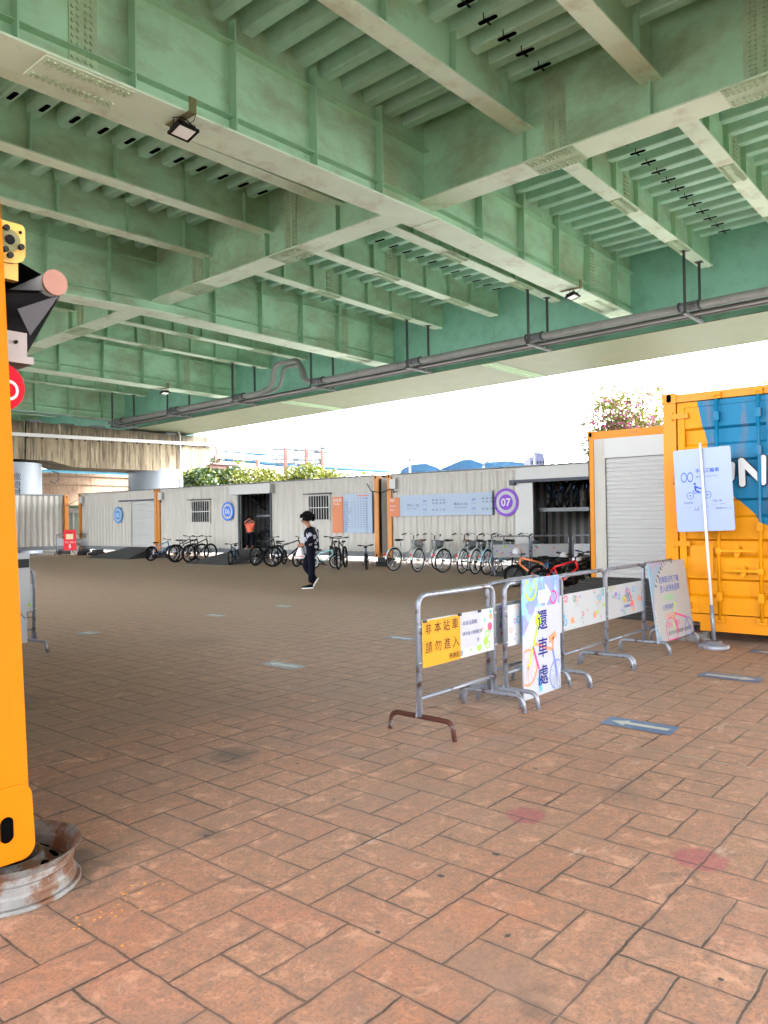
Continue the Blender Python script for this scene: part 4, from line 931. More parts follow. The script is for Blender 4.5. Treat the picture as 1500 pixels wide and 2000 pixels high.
# far barriers by the 07 bay
def pt(a, b): return ((a[0]+b[0])/2, (a[1]+b[1])/2, 0), math.atan2(b[1]-a[1], b[0]-a[0]), math.hypot(b[0]-a[0], b[1]-a[1])
for i, (a, b, lb, lg) in enumerate(((( 16.95, 10.65), (17.55, 9.92), 'barrier with riders logo beside the light blue bicycle', .0), ((17.6, 9.88), (18.2, 9.15), 'barrier with dotted panel between the logo barrier and the orange kids bicycle', None),
        ((18.15, 9.0), (18.3, 8.2), 'far barrier in shade behind the orange kids bicycle', None), ((18.35, 8.1), (18.4, 7.3), 'low barrier in shade at the mouth of the 07 bay, above the kids bicycles', None), ((18.4, 7.2), (18.4, 6.3), 'rightmost shaded barrier at the mouth of the 07 bay', None))):
    loc, rz, ln = pt(a, b); barrier(lb, ln, 20+i, loc, rz, lg=lg, z=1.0)
barrier('barrier closing the gap beside the red sign, between far containers', 1.55, 31, (18.25, 34.2, 0), -.87, z=.98)
barrier('barrier whose foot shows behind the nearest orange container', 1.0, 32, (3.87, 9.05, 0), R(8))
# notices
def sheet(name, label, cat, x0, x1, z0, z1, y, m, fn, grp=None):
    t = thing(name, label, cat, ((x0+x1)/2, y, z0), grp); mb = MB(); n = 6
    vs = []
    for i in range(n+1):
        u = i/n; vs += [(x0+(x1-x0)*u, y-.004*math.sin(u*3.1), z0), (x0+(x1-x0)*u, y-.001*math.sin(u*3.1), z1)]
    mb.add(vs, [(2*i, 2*i+2, 2*i+3, 2*i+1) for i in range(n)], m); mb.part('sheet', t); mb = MB(); fn(mb); mb.part('lettering', t); return t
YEL = flat('yellow notice', (.42, .19, .003)); BROWN = flat('brown marker', (.07, .02, .003)); PAPER = paint('lilac white paper', (.27, .265, .36), .6, var=.02)
def fy(mb):
    for i, c in enumerate('非本站車'): text(mb, c, (4.287+i*.107, YB-.031, .695-.007*i*0), X_, Z_, .088 if i else .082, BROWN)
    for i, c in enumerate('請勿進入'): text(mb, c, (4.289+i*.109, YB-.031, .565), X_, Z_, .088, BROWN)
    text(mb, '感謝配合', (4.57, YB-.031, .485), X_, Z_, .046, INK)
def clip(mb, x, z, y): mb.box(x-.016, x+.016, y-.006, y+.004, z-.012, z+.008, BLACK)
t = sheet('yellow_notice', 'bright yellow sheet with brown handwritten characters clipped to the nearest barrier', 'notice', 4.262, 4.725, .462, .785, YB-.026, YEL, fy)
mb = MB(); clip(mb, 4.29, .785, YB-.03); clip(mb, 4.715, .788, YB-.03); mb.part('clip', t)
def fw(mb):
    text(mb, '非本站車輛', (4.745, YB-.031, .70), X_, Z_, .04, GREYP); text(mb, '請勿進入敬請配合', (4.745, YB-.031, .625), X_, Z_, .033, GREYP); text(mb, '謝', (4.94, YB-.031, .565), X_, Z_, .03, GREYP)
t = sheet('white_notice', 'small lilac white sheet clipped right of the yellow notice', 'notice', 4.728, 5.0, .53, .785, YB-.024, PAPER, fw)
mb = MB(); clip(mb, 4.98, .788, YB-.03); mb.part('clip', t)
# tall return sign
ys = YB-.075
t = thing('return_sign', 'tall banner board with arrow and three large blue characters standing against the front barrier', 'sign', (5.86, ys, 0))
k = NT('banner print'); s3 = k.n('ShaderNodeSeparateXYZ'); k.put(s3.inputs[0], k.tc)
xo, zo = 5.86, 0.0
zl_ = k.math('ADD', k.math('MULTIPLY', s3.outputs[2], 1.0), k.math('MULTIPLY', s3.outputs[0], -.35))
c = k.mix(k.ramp(k.noise(3.2, 2), [(.4, 0.0), (.6, 1.0)]), (.06, .16, .36), (.15, .15, .34))
c = k.mix(k.ramp(k.noise(5, 2), [(.5, 0.0), (.62, .6)]), c, (.18, .60, .62))
crv = k.math('ADD', k.math('MULTIPLY', k.math('ADD', s3.outputs[0], .33), 1.05), .50)   # edge of the painted hill
crv = k.math('MINIMUM', crv, .74)
c = k.mix(k.math('LESS_THAN', s3.outputs[2], crv), c, (.29, .30, .345)); BAN = k.done(c, .45)
x0_, x1_ = 5.545, 6.185
mb = MB(); mb.box(x0_, x1_, ys, ys+.012, .0, .985, BAN); mb.part('board', t)
mb = MB(); y_ = ys-.001
def wheel_art(mb, x, z, r, c, w_=.12, sp=True, y_=y_, th=.0008):
    for i in range(40):
        a0, a1 = 2*math.pi*i/40, 2*math.pi*(i+1)/40; qd = [(x+math.cos(a)*q_, z+math.sin(a)*q_) for a, q_ in ((a0, r), (a1, r), (a1, r*(1-w_)), (a0, r*(1-w_)))]
        if all(x0_+.002 < u < x1_-.002 and .002 < v < .983 for u, v in qd): mb.poly([Vector((u, y_, v)) for u, v in qd], th, -Y_, c)
    if sp:
        for i in range(12):
            a = i*math.pi/6; d_ = Vector((math.cos(a), 0, math.sin(a))); p_ = Vector((-d_.z, 0, d_.x))*.0015; o = Vector((x, y_-.0003, z)); e_ = o+d_*r*.9
            if x0_ < e_.x < x1_ and 0 < e_.z < .98: mb.poly([o-p_, o+p_, o+d_*r*.9+p_, o+d_*r*.9-p_], .0006, -Y_, c)
        mb.disc((x, y_-.001, z), r*.12, .0006, -Y_, c, 12)
def bar_art(mb, a, b, w_, c, y_=y_-.0012, th=.0008):
    a, b = Vector((a[0], y_, a[1])), Vector((b[0], y_, b[1])); D = (b-a).normalized(); P = Vector((-D.z, 0, D.x))*w_; mb.poly([a-P, b-P, b+P, a+P], th, -Y_, c)
LIME = flat('print lime', (.36, .52, .03)); PINKP = flat('print hot pink', (.6, .04, .2)); ORP = flat('print orange', (.62, .2, .10)); VIO = flat('print periwinkle', (.12, .16, .45)); SKY = flat('print sky', (.07, .28, .45))
wheel_art(mb, 5.68, .90, .10, LIME, .2); wheel_art(mb, 5.81, .815, .024, LIME, .35, False); wheel_art(mb, 6.07, .80, .062, PINKP, .28, False); wheel_art(mb, 5.99, .93, .10, SKY, .08, False)
wheel_art(mb, 5.62, .26, .155, ORP, .13); wheel_art(mb, 6.11, .13, .13, VIO, .1)
bar_art(mb, (5.63, .27), (5.79, .58), .012, LIME); bar_art(mb, (5.79, .58), (5.76, .62), .012, LIME); bar_art(mb, (5.74, .44), (6.04, .35), .014, ORP); bar_art(mb, (5.70, .42), (5.80, .22), .012, PINKP); bar_art(mb, (6.04, .36), (6.11, .14), .012, VIO); bar_art(mb, (5.98, .44), (6.10, .48), .03, ORP); bar_art(mb, (6.04, .35), (6.05, .46), .012, ORP)
bar_art(mb, (5.79, .16), (5.83, .03), .02, SKY); mb.disc((5.80, y_-.001, .76-.13), .055, .0006, -Y_, LIME, 20)
# arrow
P_ = [(5.80, .77), (5.92, .77), (5.92, .73), (6.03, .835), (5.92, .93), (5.92, .875), (5.80, .875)]
mb.poly([Vector((x, y_-.002, z)) for x, z in P_], .0008, -Y_, WHITEP)
for i, ch in enumerate('還車處'):
    text(mb, ch, (5.865, y_-.0035, .56-i*.232), X_, Z_, .178, NAVY, 'CENTER', bold=.008)
mb.part('print_pattern', t)
# leaning information board
t = thing('info_board', 'leaning info board with a big grey circle and lines of coloured text, no frame', 'sign', (8.75, 3.0, 0)); 
o_ = Vector((8.20, 3.10, .12)); Ux = Vector((1, -.03, 0)).normalized(); Vz = Vector((0, .12, 1)).normalized(); Nn = Vector((0, -1, .12)).normalized(); Wd, Hd = 1.03, .86
def q(u, v, n_=0.0): return o_+Ux*u+Vz*v+Nn*n_
CIR = paint('pale disc print', (.31, .31, .31), .5, var=.02)
k = NT('info board backing'); sx = k.n('ShaderNodeSeparateXYZ'); k.put(sx.inputs[0], k.tc)
c = k.mix(k.ramp(k.noise(3, 2), [(.4, 0.0), (.6, 1.0)]), (.16, .28, .36), (.30, .22, .30)); c = k.mix(k.ramp(k.math('ADD', sx.outputs[0], .5), [(.35, 0.0), (.6, 1.0)]), c, (.33, .31, .33)); IBK = k.done(c, .45)
mb = MB(); mb.poly([q(0, 0), q(Wd, 0), q(Wd, Hd), q(0, Hd)], .012, -Nn, IBK); mb.part('board', t)
mb = MB(); pts = []
for i in range(40):
    a = 2*math.pi*i/40; u, v = .62+.6*math.cos(a), .33+.55*math.sin(a); pts.append(q(min(max(u, .0), Wd), min(max(v, 0), Hd), .001))
mb.poly(pts, .0008, Nn, CIR)
R_ = flat('print red', (.75, .08, .08)); GN = flat('print leaf green', (.15, .5, .15))
for i, (s_, c_, sz, u) in enumerate((('租車歡迎先下載', BLUE, .082, .22), ('登入註冊後還車', BLUE, .082, .22), ('1.一般租車', GN, .07, .24), ('2.使用操作', BLUE, .066, .24), ('3.租借站點', ORP, .07, .26), ('4.個人・資訊', PINKP, .07, .26))):
    text(mb, s_, q(u, .63-i*.098, .003), Ux, Vz, sz*.98, c_)
text(mb, '電子支付可租借還車 付款免找零', q(.30, .055, .003), Ux, Vz, .047, INK)
for i, ch in enumerate('travelling'):
    a = math.pi*(1.0-.06)-i*.115; Uq = (Ux*math.sin(a)-Vz*math.cos(a)).normalized(); Vq = (Ux*math.cos(a)+Vz*math.sin(a)).normalized()
    u, v = .64+.57*math.cos(a-.32), .33+.52*math.sin(a-.32)
    a2 = a-.32; Uq = Ux*math.sin(a2)-Vz*math.cos(a2); Vq = Ux*math.cos(a2)+Vz*math.sin(a2); text(mb, ch, q(u, v, .002), Uq, Vq, .085, INK, bold=.015)
for i in range(3):
    a = math.pi*(1.0+.12)-i*.16; u, v = .60+.62*math.cos(a), .33+.57*math.sin(a)
    for du in (-.035, .035): c0 = q(max(u+du, .03), v+du*.7, .002); mb.disc(c0, .028, .001, Nn, WHITEP, 14, r_in=.019)
for a_, b_, c_ in (((.45, .1), (.55, .38), LIME), ((.55, .38), (.62, .38), LIME), ((.52, .28), (.85, .2), PINKP), ((.5, .26), (.6, .06), PINKP), ((.85, .22), (.92, .04), VIO)):
    A_, B_ = q(*a_, .0042), q(*b_, .0042); D_ = (B_-A_).normalized(); Pp = D_.cross(Nn)*.009; mb.poly([A_-Pp, B_-Pp, B_+Pp, A_+Pp], .0006, Nn, c_)
for u, v, r_, c_ in ((.40, .09, .15, PINKP), (.9, .06, .13, VIO)):
    pts1 = [q(min(u+r_*math.cos(a), Wd), max(v+r_*math.sin(a), 0), .0045) for a in [i*math.pi/8 for i in range(17)]]
    for A_, B_ in zip(pts1, pts1[1:]):
        if (B_-A_).length > .01: D_ = (B_-A_).normalized(); Pp = D_.cross(Nn)*.006; mb.poly([A_-Pp, B_-Pp, B_+Pp, A_+Pp], .0005, Nn, c_)
mb.part('print_pattern', t)
# sign on a leaning post
t = thing('post_sign', 'large pale sign numbered 00 with a hand-cranked tricycle symbol on a leaning white post', 'sign', (9.0, 2.78, 0))
mb = MB(); mb.lathe((9.0, 2.78, 0), [(.16, 0), (.165, .03), (.15, .045), (.10, .05), (.095, .075), (.03, .085), (.03, 0)], GALV, 32); mb.part('base', t)
foot, top = Vector((9.0, 2.775, .06)), Vector((8.93, 2.865, 2.285)); axs = (top-foot).normalized()
mb = MB(); mb.tube([foot, top], .016, WHITEP, 12); mb.tube([foot, foot+axs*.42], .022, GALV, 12); mb.disc(top, .012, .01, axs, GALV, 10); mb.part('post', t)
SP0 = Vector((8.975, 3.145, 1.295)); Vs = (Vector((8.955, 3.175, 2.222))-SP0).normalized(); Us = (Vector((8.975, 2.525, 1.315))-SP0).normalized(); Ns = Vector((-1, 0, 0))
mb = MB(); W_, H_ = .625, .93; cr_ = .02
def qs(u, v, n_=0): return SP0+Us*u+Vs*v+Ns*n_
pts = []
for cx_, cz_, a0 in ((cr_, cr_, math.pi), (W_-cr_, cr_, 1.5*math.pi), (W_-cr_, H_-cr_, 0), (cr_, H_-cr_, .5*math.pi)):
    for i in range(5): a = a0+i*math.pi/8; pts.append(qs(cx_+cr_*math.cos(a), cz_+cr_*math.sin(a)))
SIGNW = paint('pale lilac sign', (.21, .26, .43), .4, var=.02)
mb.poly(pts, .004, Ns, SIGNW); pn = mb.part('sign_panel', t)
mb = MB(); n_ = .0052
for cx_ in (.105, .175): 
    pts = []
    mb.disc(qs(cx_, .615, n_), .056, .0006, Ns, BLUE, 28, r_in=.045, sx=.60)
text(mb, '手搖三輪車', qs(.235, .66, n_), Us, Vs, .052, BLUE, bold=.012); text(mb, '適合身高 155cm 以上', qs(.235, .605, n_), Us, Vs, .026, GREYP)
for cx_ in (.165, .355): mb.disc(qs(cx_, .405, n_), .04, .0006, Ns, BLUE, 24, r_in=.035); mb.disc(qs(cx_, .405, n_), .008, .0006, Ns, BLUE, 12)
mb.disc(qs(.222, .535, n_), .013, .0006, Ns, BLUE, 14)
def ps_(P_): mb.poly([qs(u, v, n_) for u, v in P_], .0006, Ns, BLUE)
ps_([(.212, .51), (.232, .515), (.26, .495), (.30, .485), (.30, .475), (.262, .478), (.24, .49), (.235, .465), (.27, .448), (.285, .43), (.275, .425), (.22, .455)])
ps_([(.195, .465), (.203, .465), (.215, .435), (.255, .438), (.255, .431), (.208, .428)]); ps_([(.305, .50), (.33, .485), (.315, .468), (.30, .475)])
for s_, u, v, z_ in (('現場租借', .09, .315, .026), ('平面三輪', .40, .325, .026), ('免費', .20, .235, .028), ('清潔費 $10 / 人', .43, .24, .026)): text(mb, s_, qs(u, v, n_), Us, Vs, z_, GREYP)
for u0_, u1_ in ((.09, .12), (.14, .17), (.20, .22), (.24, .27), (.30, .36), (.40, .45), (.48, .54)): mb.poly([qs(u0_, .275+.02*(u0_ > .38), n_), qs(u1_, .275+.02*(u0_ > .38), n_), qs(u1_, .278+.02*(u0_ > .38), n_), qs(u0_, .278+.02*(u0_ > .38), n_)], .0005, Ns, GREYP)
mb.part('print_pattern', pn)
# red warning sign in the far gap
t = thing('red_sign', 'red notice board with cream panel and white arrow in the far gap', 'sign', (17.9, 33.9, 0))
rd = flat('red notice', (.62, .03, .04)); Ug = Vector((.64, -.77, 0)); Ng = Vector((-.77, -.64, 0)); o_ = Vector((17.72, 34.1, .27))
def qg(u, v, n_=0): return o_+Ug*u+Z_*v+Ng*n_
mb = MB(); mb.poly([qg(.02, .0), qg(.60, .0), qg(.58, .93), qg(.0, .93)], .02, -Ng, rd); mb.part('board', t)
mb = MB(); mb.poly([qg(.13, .5, .002), qg(.46, .5, .002), qg(.46, .74, .002), qg(.13, .74, .002)], .002, Ng, flat('cream print', (.66, .58, .36))); text(mb, '停止 通告 請改道', qg(.07, .33, .003), Ug, Z_, .1, WHITEP); text(mb, '今日公告', qg(.12, .78, .003), Ug, Z_, .07, INK)
mb.poly([qg(.27, .28, .002), qg(.33, .28, .002), qg(.33, .17, .002), qg(.37, .17, .002), qg(.30, .07, .002), qg(.23, .17, .002), qg(.27, .17, .002)], .002, Ng, WHITEP); mb.part('print_pattern', t)
mb = MB()
for u in (.2, .3, .44): mb.tube([qg(.32, .05, -.05), qg(.32+(u-.32)*2, -.27, -.05+(.12 if u == .3 else -.05))], .014, BLACK, 6)
mb.part('stand', t)
# printed board on the hidden barrier at the left
t = thing('panel_board', 'white printed board on a barrier, edge showing just right of the nearest orange container', 'sign', (4.0, 8.9, .1))
mb = MB(); mb.box(3.4, 4.20, 8.86, 8.875, .60, 1.17, WHITE); mb.box(3.4, 4.17, 8.87, 8.885, .14, .6, WHITE); mb.part('board', t)
mb = MB(); mb.box(3.4, 4.19, 8.852, 8.859, 1.0, 1.10, BLACK); text(mb, '入口', (4.05, 8.865, .42), X_, Z_, .1, GREYP); mb.part('print_pattern', t)

# ---------------------------------------------------------------- arrow stickers on the paving
TAPE = paint('worn blue floor tape', (.075, .13, .23), .5, var=.2, scale=12, dirt=(.25, .28, .33), dfac=.5, dscale=9, thr=(.5, .7)); TAPEG = paint('worn grey floor tape', (.16, .19, .22), .5, var=.2, scale=12, dirt=(.36, .38, .38), dfac=.7, dscale=8, thr=(.45, .65))
ARW = paint('arrow print', (.42, .42, .38), .5, var=.1, scale=20)
def sticker(x, y, w_, l, label, m, flip=1, z=.004):
    t = thing('floor_arrow', label, 'floor sticker', (x, y, 0), 'arrow stickers on the paving')
    mb = MB(); P_ = [(x-w_/2, y-l/2), (x+w_/2, y-l/2+.015), (x+w_/2-.01, y+l/2), (x-w_/2+.01, y+l/2-.01)]
    mb.add([(a, b, z) for a, b in P_], [(0, 1, 2, 3)], m); mb.part('tape', t)
    mb = MB(); A_ = [(-.03, -.36), (.03, -.36), (.03, .16), (.075, .16), (0, .36), (-.075, .16), (-.03, .16)]
    k_ = l/.9; mb.add([(x+a*w_/.25*1.0, y+b*flip*k_, z+.002) for a, b in A_], [tuple(range(7))[::flip]], ARW); mb.part('arrow', t)
sticker(5.38, 2.18, .25, .52, 'blue arrow sticker pointing left, nearest, in front of the tall return sign', TAPE)
sticker(7.45, 2.16, .26, .54, 'blue arrow sticker pointing right, below the post sign', TAPE, -1)
sticker(9.0, 2.12, .24, .55, 'dark arrow sticker cut by the right edge of the picture, below the orange container', TAPE)
sticker(5.45, 5.97, .22, .52, 'pale blue floor sticker in the open plaza, left of the nearest barrier', TAPEG)
sticker(7.55, 6.1, .2, .42, 'thin blue sticker just beyond the barrier with the yellow notice', TAPE)
sticker(5.48, 9.9, .28, .3, 'greenish worn sticker at the far left of the plaza', TAPEG)
sticker(7.7, 10.0, .2, .4, 'worn blue sticker left of the walking person, the left one of a pair', TAPEG)
sticker(9.2, 10.05, .22, .34, 'worn blue sticker nearest the walking person', TAPEG)
def blotch(x, y, rx, ry, m, name, kind_='structure', n=22, seed=0, z=.0025):
    rg = random.Random(seed); mb = MB(); mb.add([(x+rx*math.cos(a)*rg.uniform(.82, 1.12), y+ry*math.sin(a)*rg.uniform(.82, 1.12), z) for a in [2*math.pi*i/n for i in range(n)]], [tuple(range(n))], m)
    return struct(mb.build(name))
DST = paint('dark gum spot', (.05, .045, .042), .7)
rg = random.Random(5)
spots = [(1.75, 3.62), (2.63, 1.93), (2.95, 1.86), (2.13, 1.85), (2.28, 3.05), (2.0, 3.9), (3.3, 3.5), (3.9, 3.2), (3.0, 2.9), (4.1, 2.3), (4.6, 2.6), (2.4, 1.47), (3.8, .75), (5.2, 4.4), (2.6, .8)]
for i, (x, y) in enumerate(spots): blotch(x, y, rg.uniform(.008, .016), rg.uniform(.008, .02), DST, 'gum_spot', n=9, seed=i)
OSP = paint('orange paint splash', (.75, .33, .03), .6)
for i in range(26):
    x, y = (rg.gauss(1.74, .06), rg.gauss(2.80, .05)) if i < 16 else (rg.gauss(1.52, .07), rg.gauss(2.72, .09)); blotch(x, y, rg.uniform(.003, .007), rg.uniform(.003, .007), OSP, 'paint_splash', n=7, seed=i)

# ================================================================ BICYCLES
def bike(name, label, style, frame_m, R_w=.335, wb=1.04, white_wall=False, basket=False, extra=None, sad=BLACK, grp=None, grip=BLACK):
    t = thing(name, label, 'bicycle', (0, 0, 0), grp, world=False); k_ = R_w/.335
    xr_, xf = -wb/2, wb/2; kid = R_w < .28
    bb = Vector((xr_+.42*wb/1.04, 0, R_w*.84)); hz = (.90 if style == 'city' else .86)*k_ if not kid else R_w*2.6
    sh_ = (.53 if style != 'city' else .60)*k_ if not kid else R_w*1.75
    head = Vector((xf-.21*k_, 0, hz*.98)); hb = Vector((xf-.155*k_, 0, hz*.76)); st_ = bb+Vector((-.14*k_, 0, sh_*.72))
    seat = bb+Vector((-.185*k_, 0, sh_)); rw = Vector((xr_, 0, R_w)); fw_ = Vector((xf, 0, R_w))
    for c_ in (rw, fw_):
        mb = MB(); n = 28; pr = .022 if style == 'city' else .03
        mb.tube([(c_.x+(R_w-pr)*math.cos(2*math.pi*i/n), 0, c_.z+(R_w-pr)*math.sin(2*math.pi*i/n)) for i in range(n)], pr, RUB, 8, closed=True, up=(0, 1, 0))
        wh = mb.part('wheel', t)
        mb = MB(); rm = CHROME if style == 'city' else BLACK
        if white_wall: mb.tube([(c_.x+(R_w-pr*1.7)*math.cos(2*math.pi*i/n), 0, c_.z+(R_w-pr*1.7)*math.sin(2*math.pi*i/n)) for i in range(n)], pr*.93, WHITEP, 6, closed=True, up=(0, 1, 0))
        mb.tube([(c_.x+(R_w-pr*2.1)*math.cos(2*math.pi*i/n), 0, c_.z+(R_w-pr*2.1)*math.sin(2*math.pi*i/n)) for i in range(n)], .011, rm, 5, closed=True, up=(0, 1, 0)); mb.part('rim', wh)
        mb = MB()
        for i in range(18):
            a = 2*math.pi*i/18; s_ = .028 if i % 2 else -.028; mb.tube([(c_.x, s_, c_.z), (c_.x+(R_w-pr*2)*math.cos(a), 0, c_.z+(R_w-pr*2)*math.sin(a))], .0018, CHROME, 3)
        mb.cyl((c_.x, -.045, c_.z), (c_.x, .045, c_.z), .02, BLACK, 8)
        if c_ is rw and style == 'mtb': mb.disc((c_.x, -.03, c_.z), .055, .012, -Y_, BLACK, 14)
        mb.part('spokes', wh)
    mb = MB(); r = .018 if style != 'city' else .016
    if style == 'city':
        mb.tube([head, hb+Vector((-.05, 0, -.12)), bb+Vector((.16, 0, .03)), bb], r*1.2, frame_m, 8); mb.tube([st_, bb], r, frame_m, 8)
        mb.tube([hb+Vector((-.02, 0, -.02)), bb+Vector((.05, 0, .2)), st_*.5+bb*.5], r*.9, frame_m, 8)
    else:
        mb.tube([head, st_], r*1.1, frame_m, 8); mb.tube([hb, bb], r*1.35, frame_m, 8); mb.tube([st_, bb], r, frame_m, 8)
    mb.tube([head, hb], r*1.25, frame_m, 8)
    for s_ in (-1, 1):
        mb.tube([bb+Vector((-.03, s_*.03, 0)), rw+Vector((0, s_*.06, 0))], .009, frame_m, 6); mb.tube([st_+Vector((0, s_*.015, 0)), rw+Vector((0, s_*.06, 0))], .008, frame_m, 6)
    mb.part('frame', t)
    mb = MB(); fm = frame_m if style != 'mtb' else BLACK
    for s_ in (-1, 1): mb.tube([hb, hb+Vector((.012, s_*.05, -.05)), fw_+Vector((0, s_*.055, 0))], .013 if style == 'mtb' else .010, fm, 6)
    mb.part('fork', t)
    mb = MB(); hc = head+Vector((-.03, 0, (.12 if style == 'city' else .08)*k_))
    mb.tube([head, hc+Vector((.03, 0, 0))], .013, BLACK, 6); hw = .29*max(.8, k_)
    if style == 'city': path = [hc+Vector((-.16, -hw, .0)), hc+Vector((-.02, -hw*.75, .06)), hc+Vector((.05, -.06, .02)), hc+Vector((.05, .06, .02)), hc+Vector((-.02, hw*.75, .06)), hc+Vector((-.16, hw, .0))]
    else: path = [hc+Vector((-.02, -hw, .03)), hc+Vector((.02, -.1, .02)), hc+Vector((.03, 0, 0)), hc+Vector((.02, .1, .02)), hc+Vector((-.02, hw, .03))]
    mb.tube(path, .011, CHROME if style == 'city' else BLACK, 6); hd = mb.part('handlebar', t)
    for e, e2 in ((path[0], path[1]), (path[-1], path[-2])):
        mb = MB(); D_ = (e2-e).normalized(); mb.tube([e, e+D_*.12], .018, grip, 8); mb.tube([e+D_*.13, e+D_*.14+Vector((.05, 0, -.01)), e+D_*.06+Vector((.06, 0, -.02))], .006, BLACK, 5); mb.part('grip', hd)
    mb = MB(); mb.tube([st_, seat-Vector((0, 0, .03))], .012, CHROME if style == 'city' else BLACK, 6); mb.part('seat_post', t)
    mb = MB(); sw = .09 if style == 'city' else .065
    secs = [(-.13, sw, .03), (-.09, sw*1.05, .035), (-.02, sw*.7, .028), (.06, .032, .022), (.13, .024, .018)]; vs = []
    for dx, wd, th in secs:
        for i in range(8): a = 2*math.pi*i/8; vs.append(seat+Vector((dx*max(.8, k_), wd*math.cos(a), th*math.sin(a))))
    mb.add(vs, [(i*8+j, i*8+(j+1) % 8, (i+1)*8+(j+1) % 8, (i+1)*8+j) for i in range(4) for j in range(8)]+[tuple(range(7, -1, -1)), tuple(range(32, 40))], sad, True); mb.part('saddle', t)
    mb = MB(); mb.disc(bb+Vector((0, -.04, 0)), .085*k_, .008, -Y_, BLACK if style != 'city' else CHROME, 18, r_in=.05*k_)
    for s_, a in ((-1, -.6), (1, 2.54)):
        e = bb+Vector((.155*k_*math.cos(a), s_*.07, .155*k_*math.sin(a))); mb.tube([bb+Vector((0, s_*.06, 0)), e], .009, BLACK if style != 'city' else CHROME, 6); mb.box(e.x-.04, e.x+.04, e.y+(0 if s_ > 0 else -.07), e.y+(.07 if s_ > 0 else 0), e.z-.009, e.z+.009, BLACK)
    mb.cyl(bb-Y_*.06, bb+Y_*.06, .018, BLACK, 8); mb.part('crank', t)
    mb = MB()
    for s_ in (-1, 1): mb.tube([bb+Vector((0, -.035, s_*.05)), rw+Vector((0, -.04, s_*.03))], .004, BLACK, 4)
    mb.part('chain', t)
    mb = MB(); mb.tube([rw+Vector((.1, .06, -.02)), rw+Vector((.02, .17, -R_w+.01))], .008, CHROME, 6); mb.part('kickstand', t)
    if style == 'city':
        for c_, a0, a1 in ((rw, .15*math.pi, .98*math.pi), (fw_, .35*math.pi, 1.0*math.pi)):
            mb = MB(); vs = []; n = 12
            for i in range(n+1):
                a = a0+(a1-a0)*i/n
                for yy, dr in ((-.03, -.008), (0, .012), (.03, -.008)): vs.append((c_.x+(R_w+.018+dr)*math.cos(a), yy, c_.z+(R_w+.018+dr)*math.sin(a)))
            mb.add(vs, [(3*i+j, 3*i+j+1, 3*i+j+4, 3*i+j+3) for i in range(n) for j in (0, 1)], frame_m, True); mb.part('mudguard', t)
        mb = MB(); mb.disc(rw+Vector((-R_w-.035, 0, .16)), .03, .015, (-1, 0, .2), flat('reflector red', (.6, .02, .02)), 10); mb.part('reflector', t)
    if basket:
        mb = MB(); o_ = head+Vector((.08, 0, -.10)); A_ = [(0, -.15), (.24, -.15), (.24, .15), (0, .15)]; B_ = [(.04, -.11), (.2, -.11), (.2, .11), (.04, .11)]
        def P(u, v, e):  # u around, v height
            n4 = int(u) % 4; f = u-int(u); a = Vector(A_[n4]).lerp(Vector(A_[(n4+1) % 4]), f); b = Vector(B_[n4]).lerp(Vector(B_[(n4+1) % 4]), f); c = b.lerp(a, v); return o_+Vector((c.x, c.y, (v-1)*.25+.06))
        for v in (0, .2, .4, .6, .8, 1.0):
            mb.tube([P(u, v, 0) for u in (0, 1, 2, 3)], .009 if v == 1 else .0055, BSK, 4, closed=True)
        for i in range(36): u = i/9.0; mb.tube([P(u, 0, 0), P(u, 1, 0)], .005, BSK, 3)
        for i in range(1, 5): mb.tube([o_+Vector((.04, -.11+.22*i/5, -.19)), o_+Vector((.2, -.11+.22*i/5, -.19))], .006, BSK, 3)
        mb.part('basket', t)
    if extra: extra(t, dict(head=head, hb=hb, bb=bb, st=st_, seat=seat, rw=rw, fw=fw_, hc=hc))
    return t
BSK = paint('grey wire basket', (.055, .065, .085), .5)
CW = paint('white bicycle enamel', (.42, .45, .46), .3, var=.03); CB_ = paint('light blue bicycle enamel', (.25, .45, .58), .3, var=.03); DK = paint('black bicycle enamel', (.004, .004, .006), .4, spec=.3)
DBL = paint('dark blue bicycle enamel', (.012, .05, .13), .35); LBL = paint('blue bicycle enamel', (.03, .16, .36), .35); CYN = paint('pale cyan bicycle enamel', (.30, .55, .60), .35); REDB = paint('red bicycle enamel', (.72, .015, .03), .3); ORB = paint('orange bicycle enamel', (.75, .22, .08), .3); GRB = paint('green bicycle enamel', (.35, .55, .06), .35); GYB = paint('grey bicycle enamel', (.10, .10, .11), .35); BRS = paint('brown saddle', (.12, .05, .035), .55)
WG = 'white town bicycles with baskets outside the 07 container'; DG = 'dark mountain bicycles outside the 06 container'; KG = 'kids bicycles crowded before the 07 bay'; SG = 'bicycles stored on the shelf in the 07 bay'; IG = 'bicycles stored inside the 06 doorway'
city = bike('town_bicycle', 'x', 'city', CW, basket=True, grp=WG); citb = bike('town_bicycle', 'x', 'city', CW, basket=True, grp=WG, sad=BRS, grip=BRS); citl = bike('town_bicycle', 'x', 'city', CB_, basket=True, grp=WG)
def put(o, label, x, y, a, grp=None, lean=0.0): o.location = (x, y, 0); o.rotation_euler = (lean, 0, R(a)); o['label'] = label; 
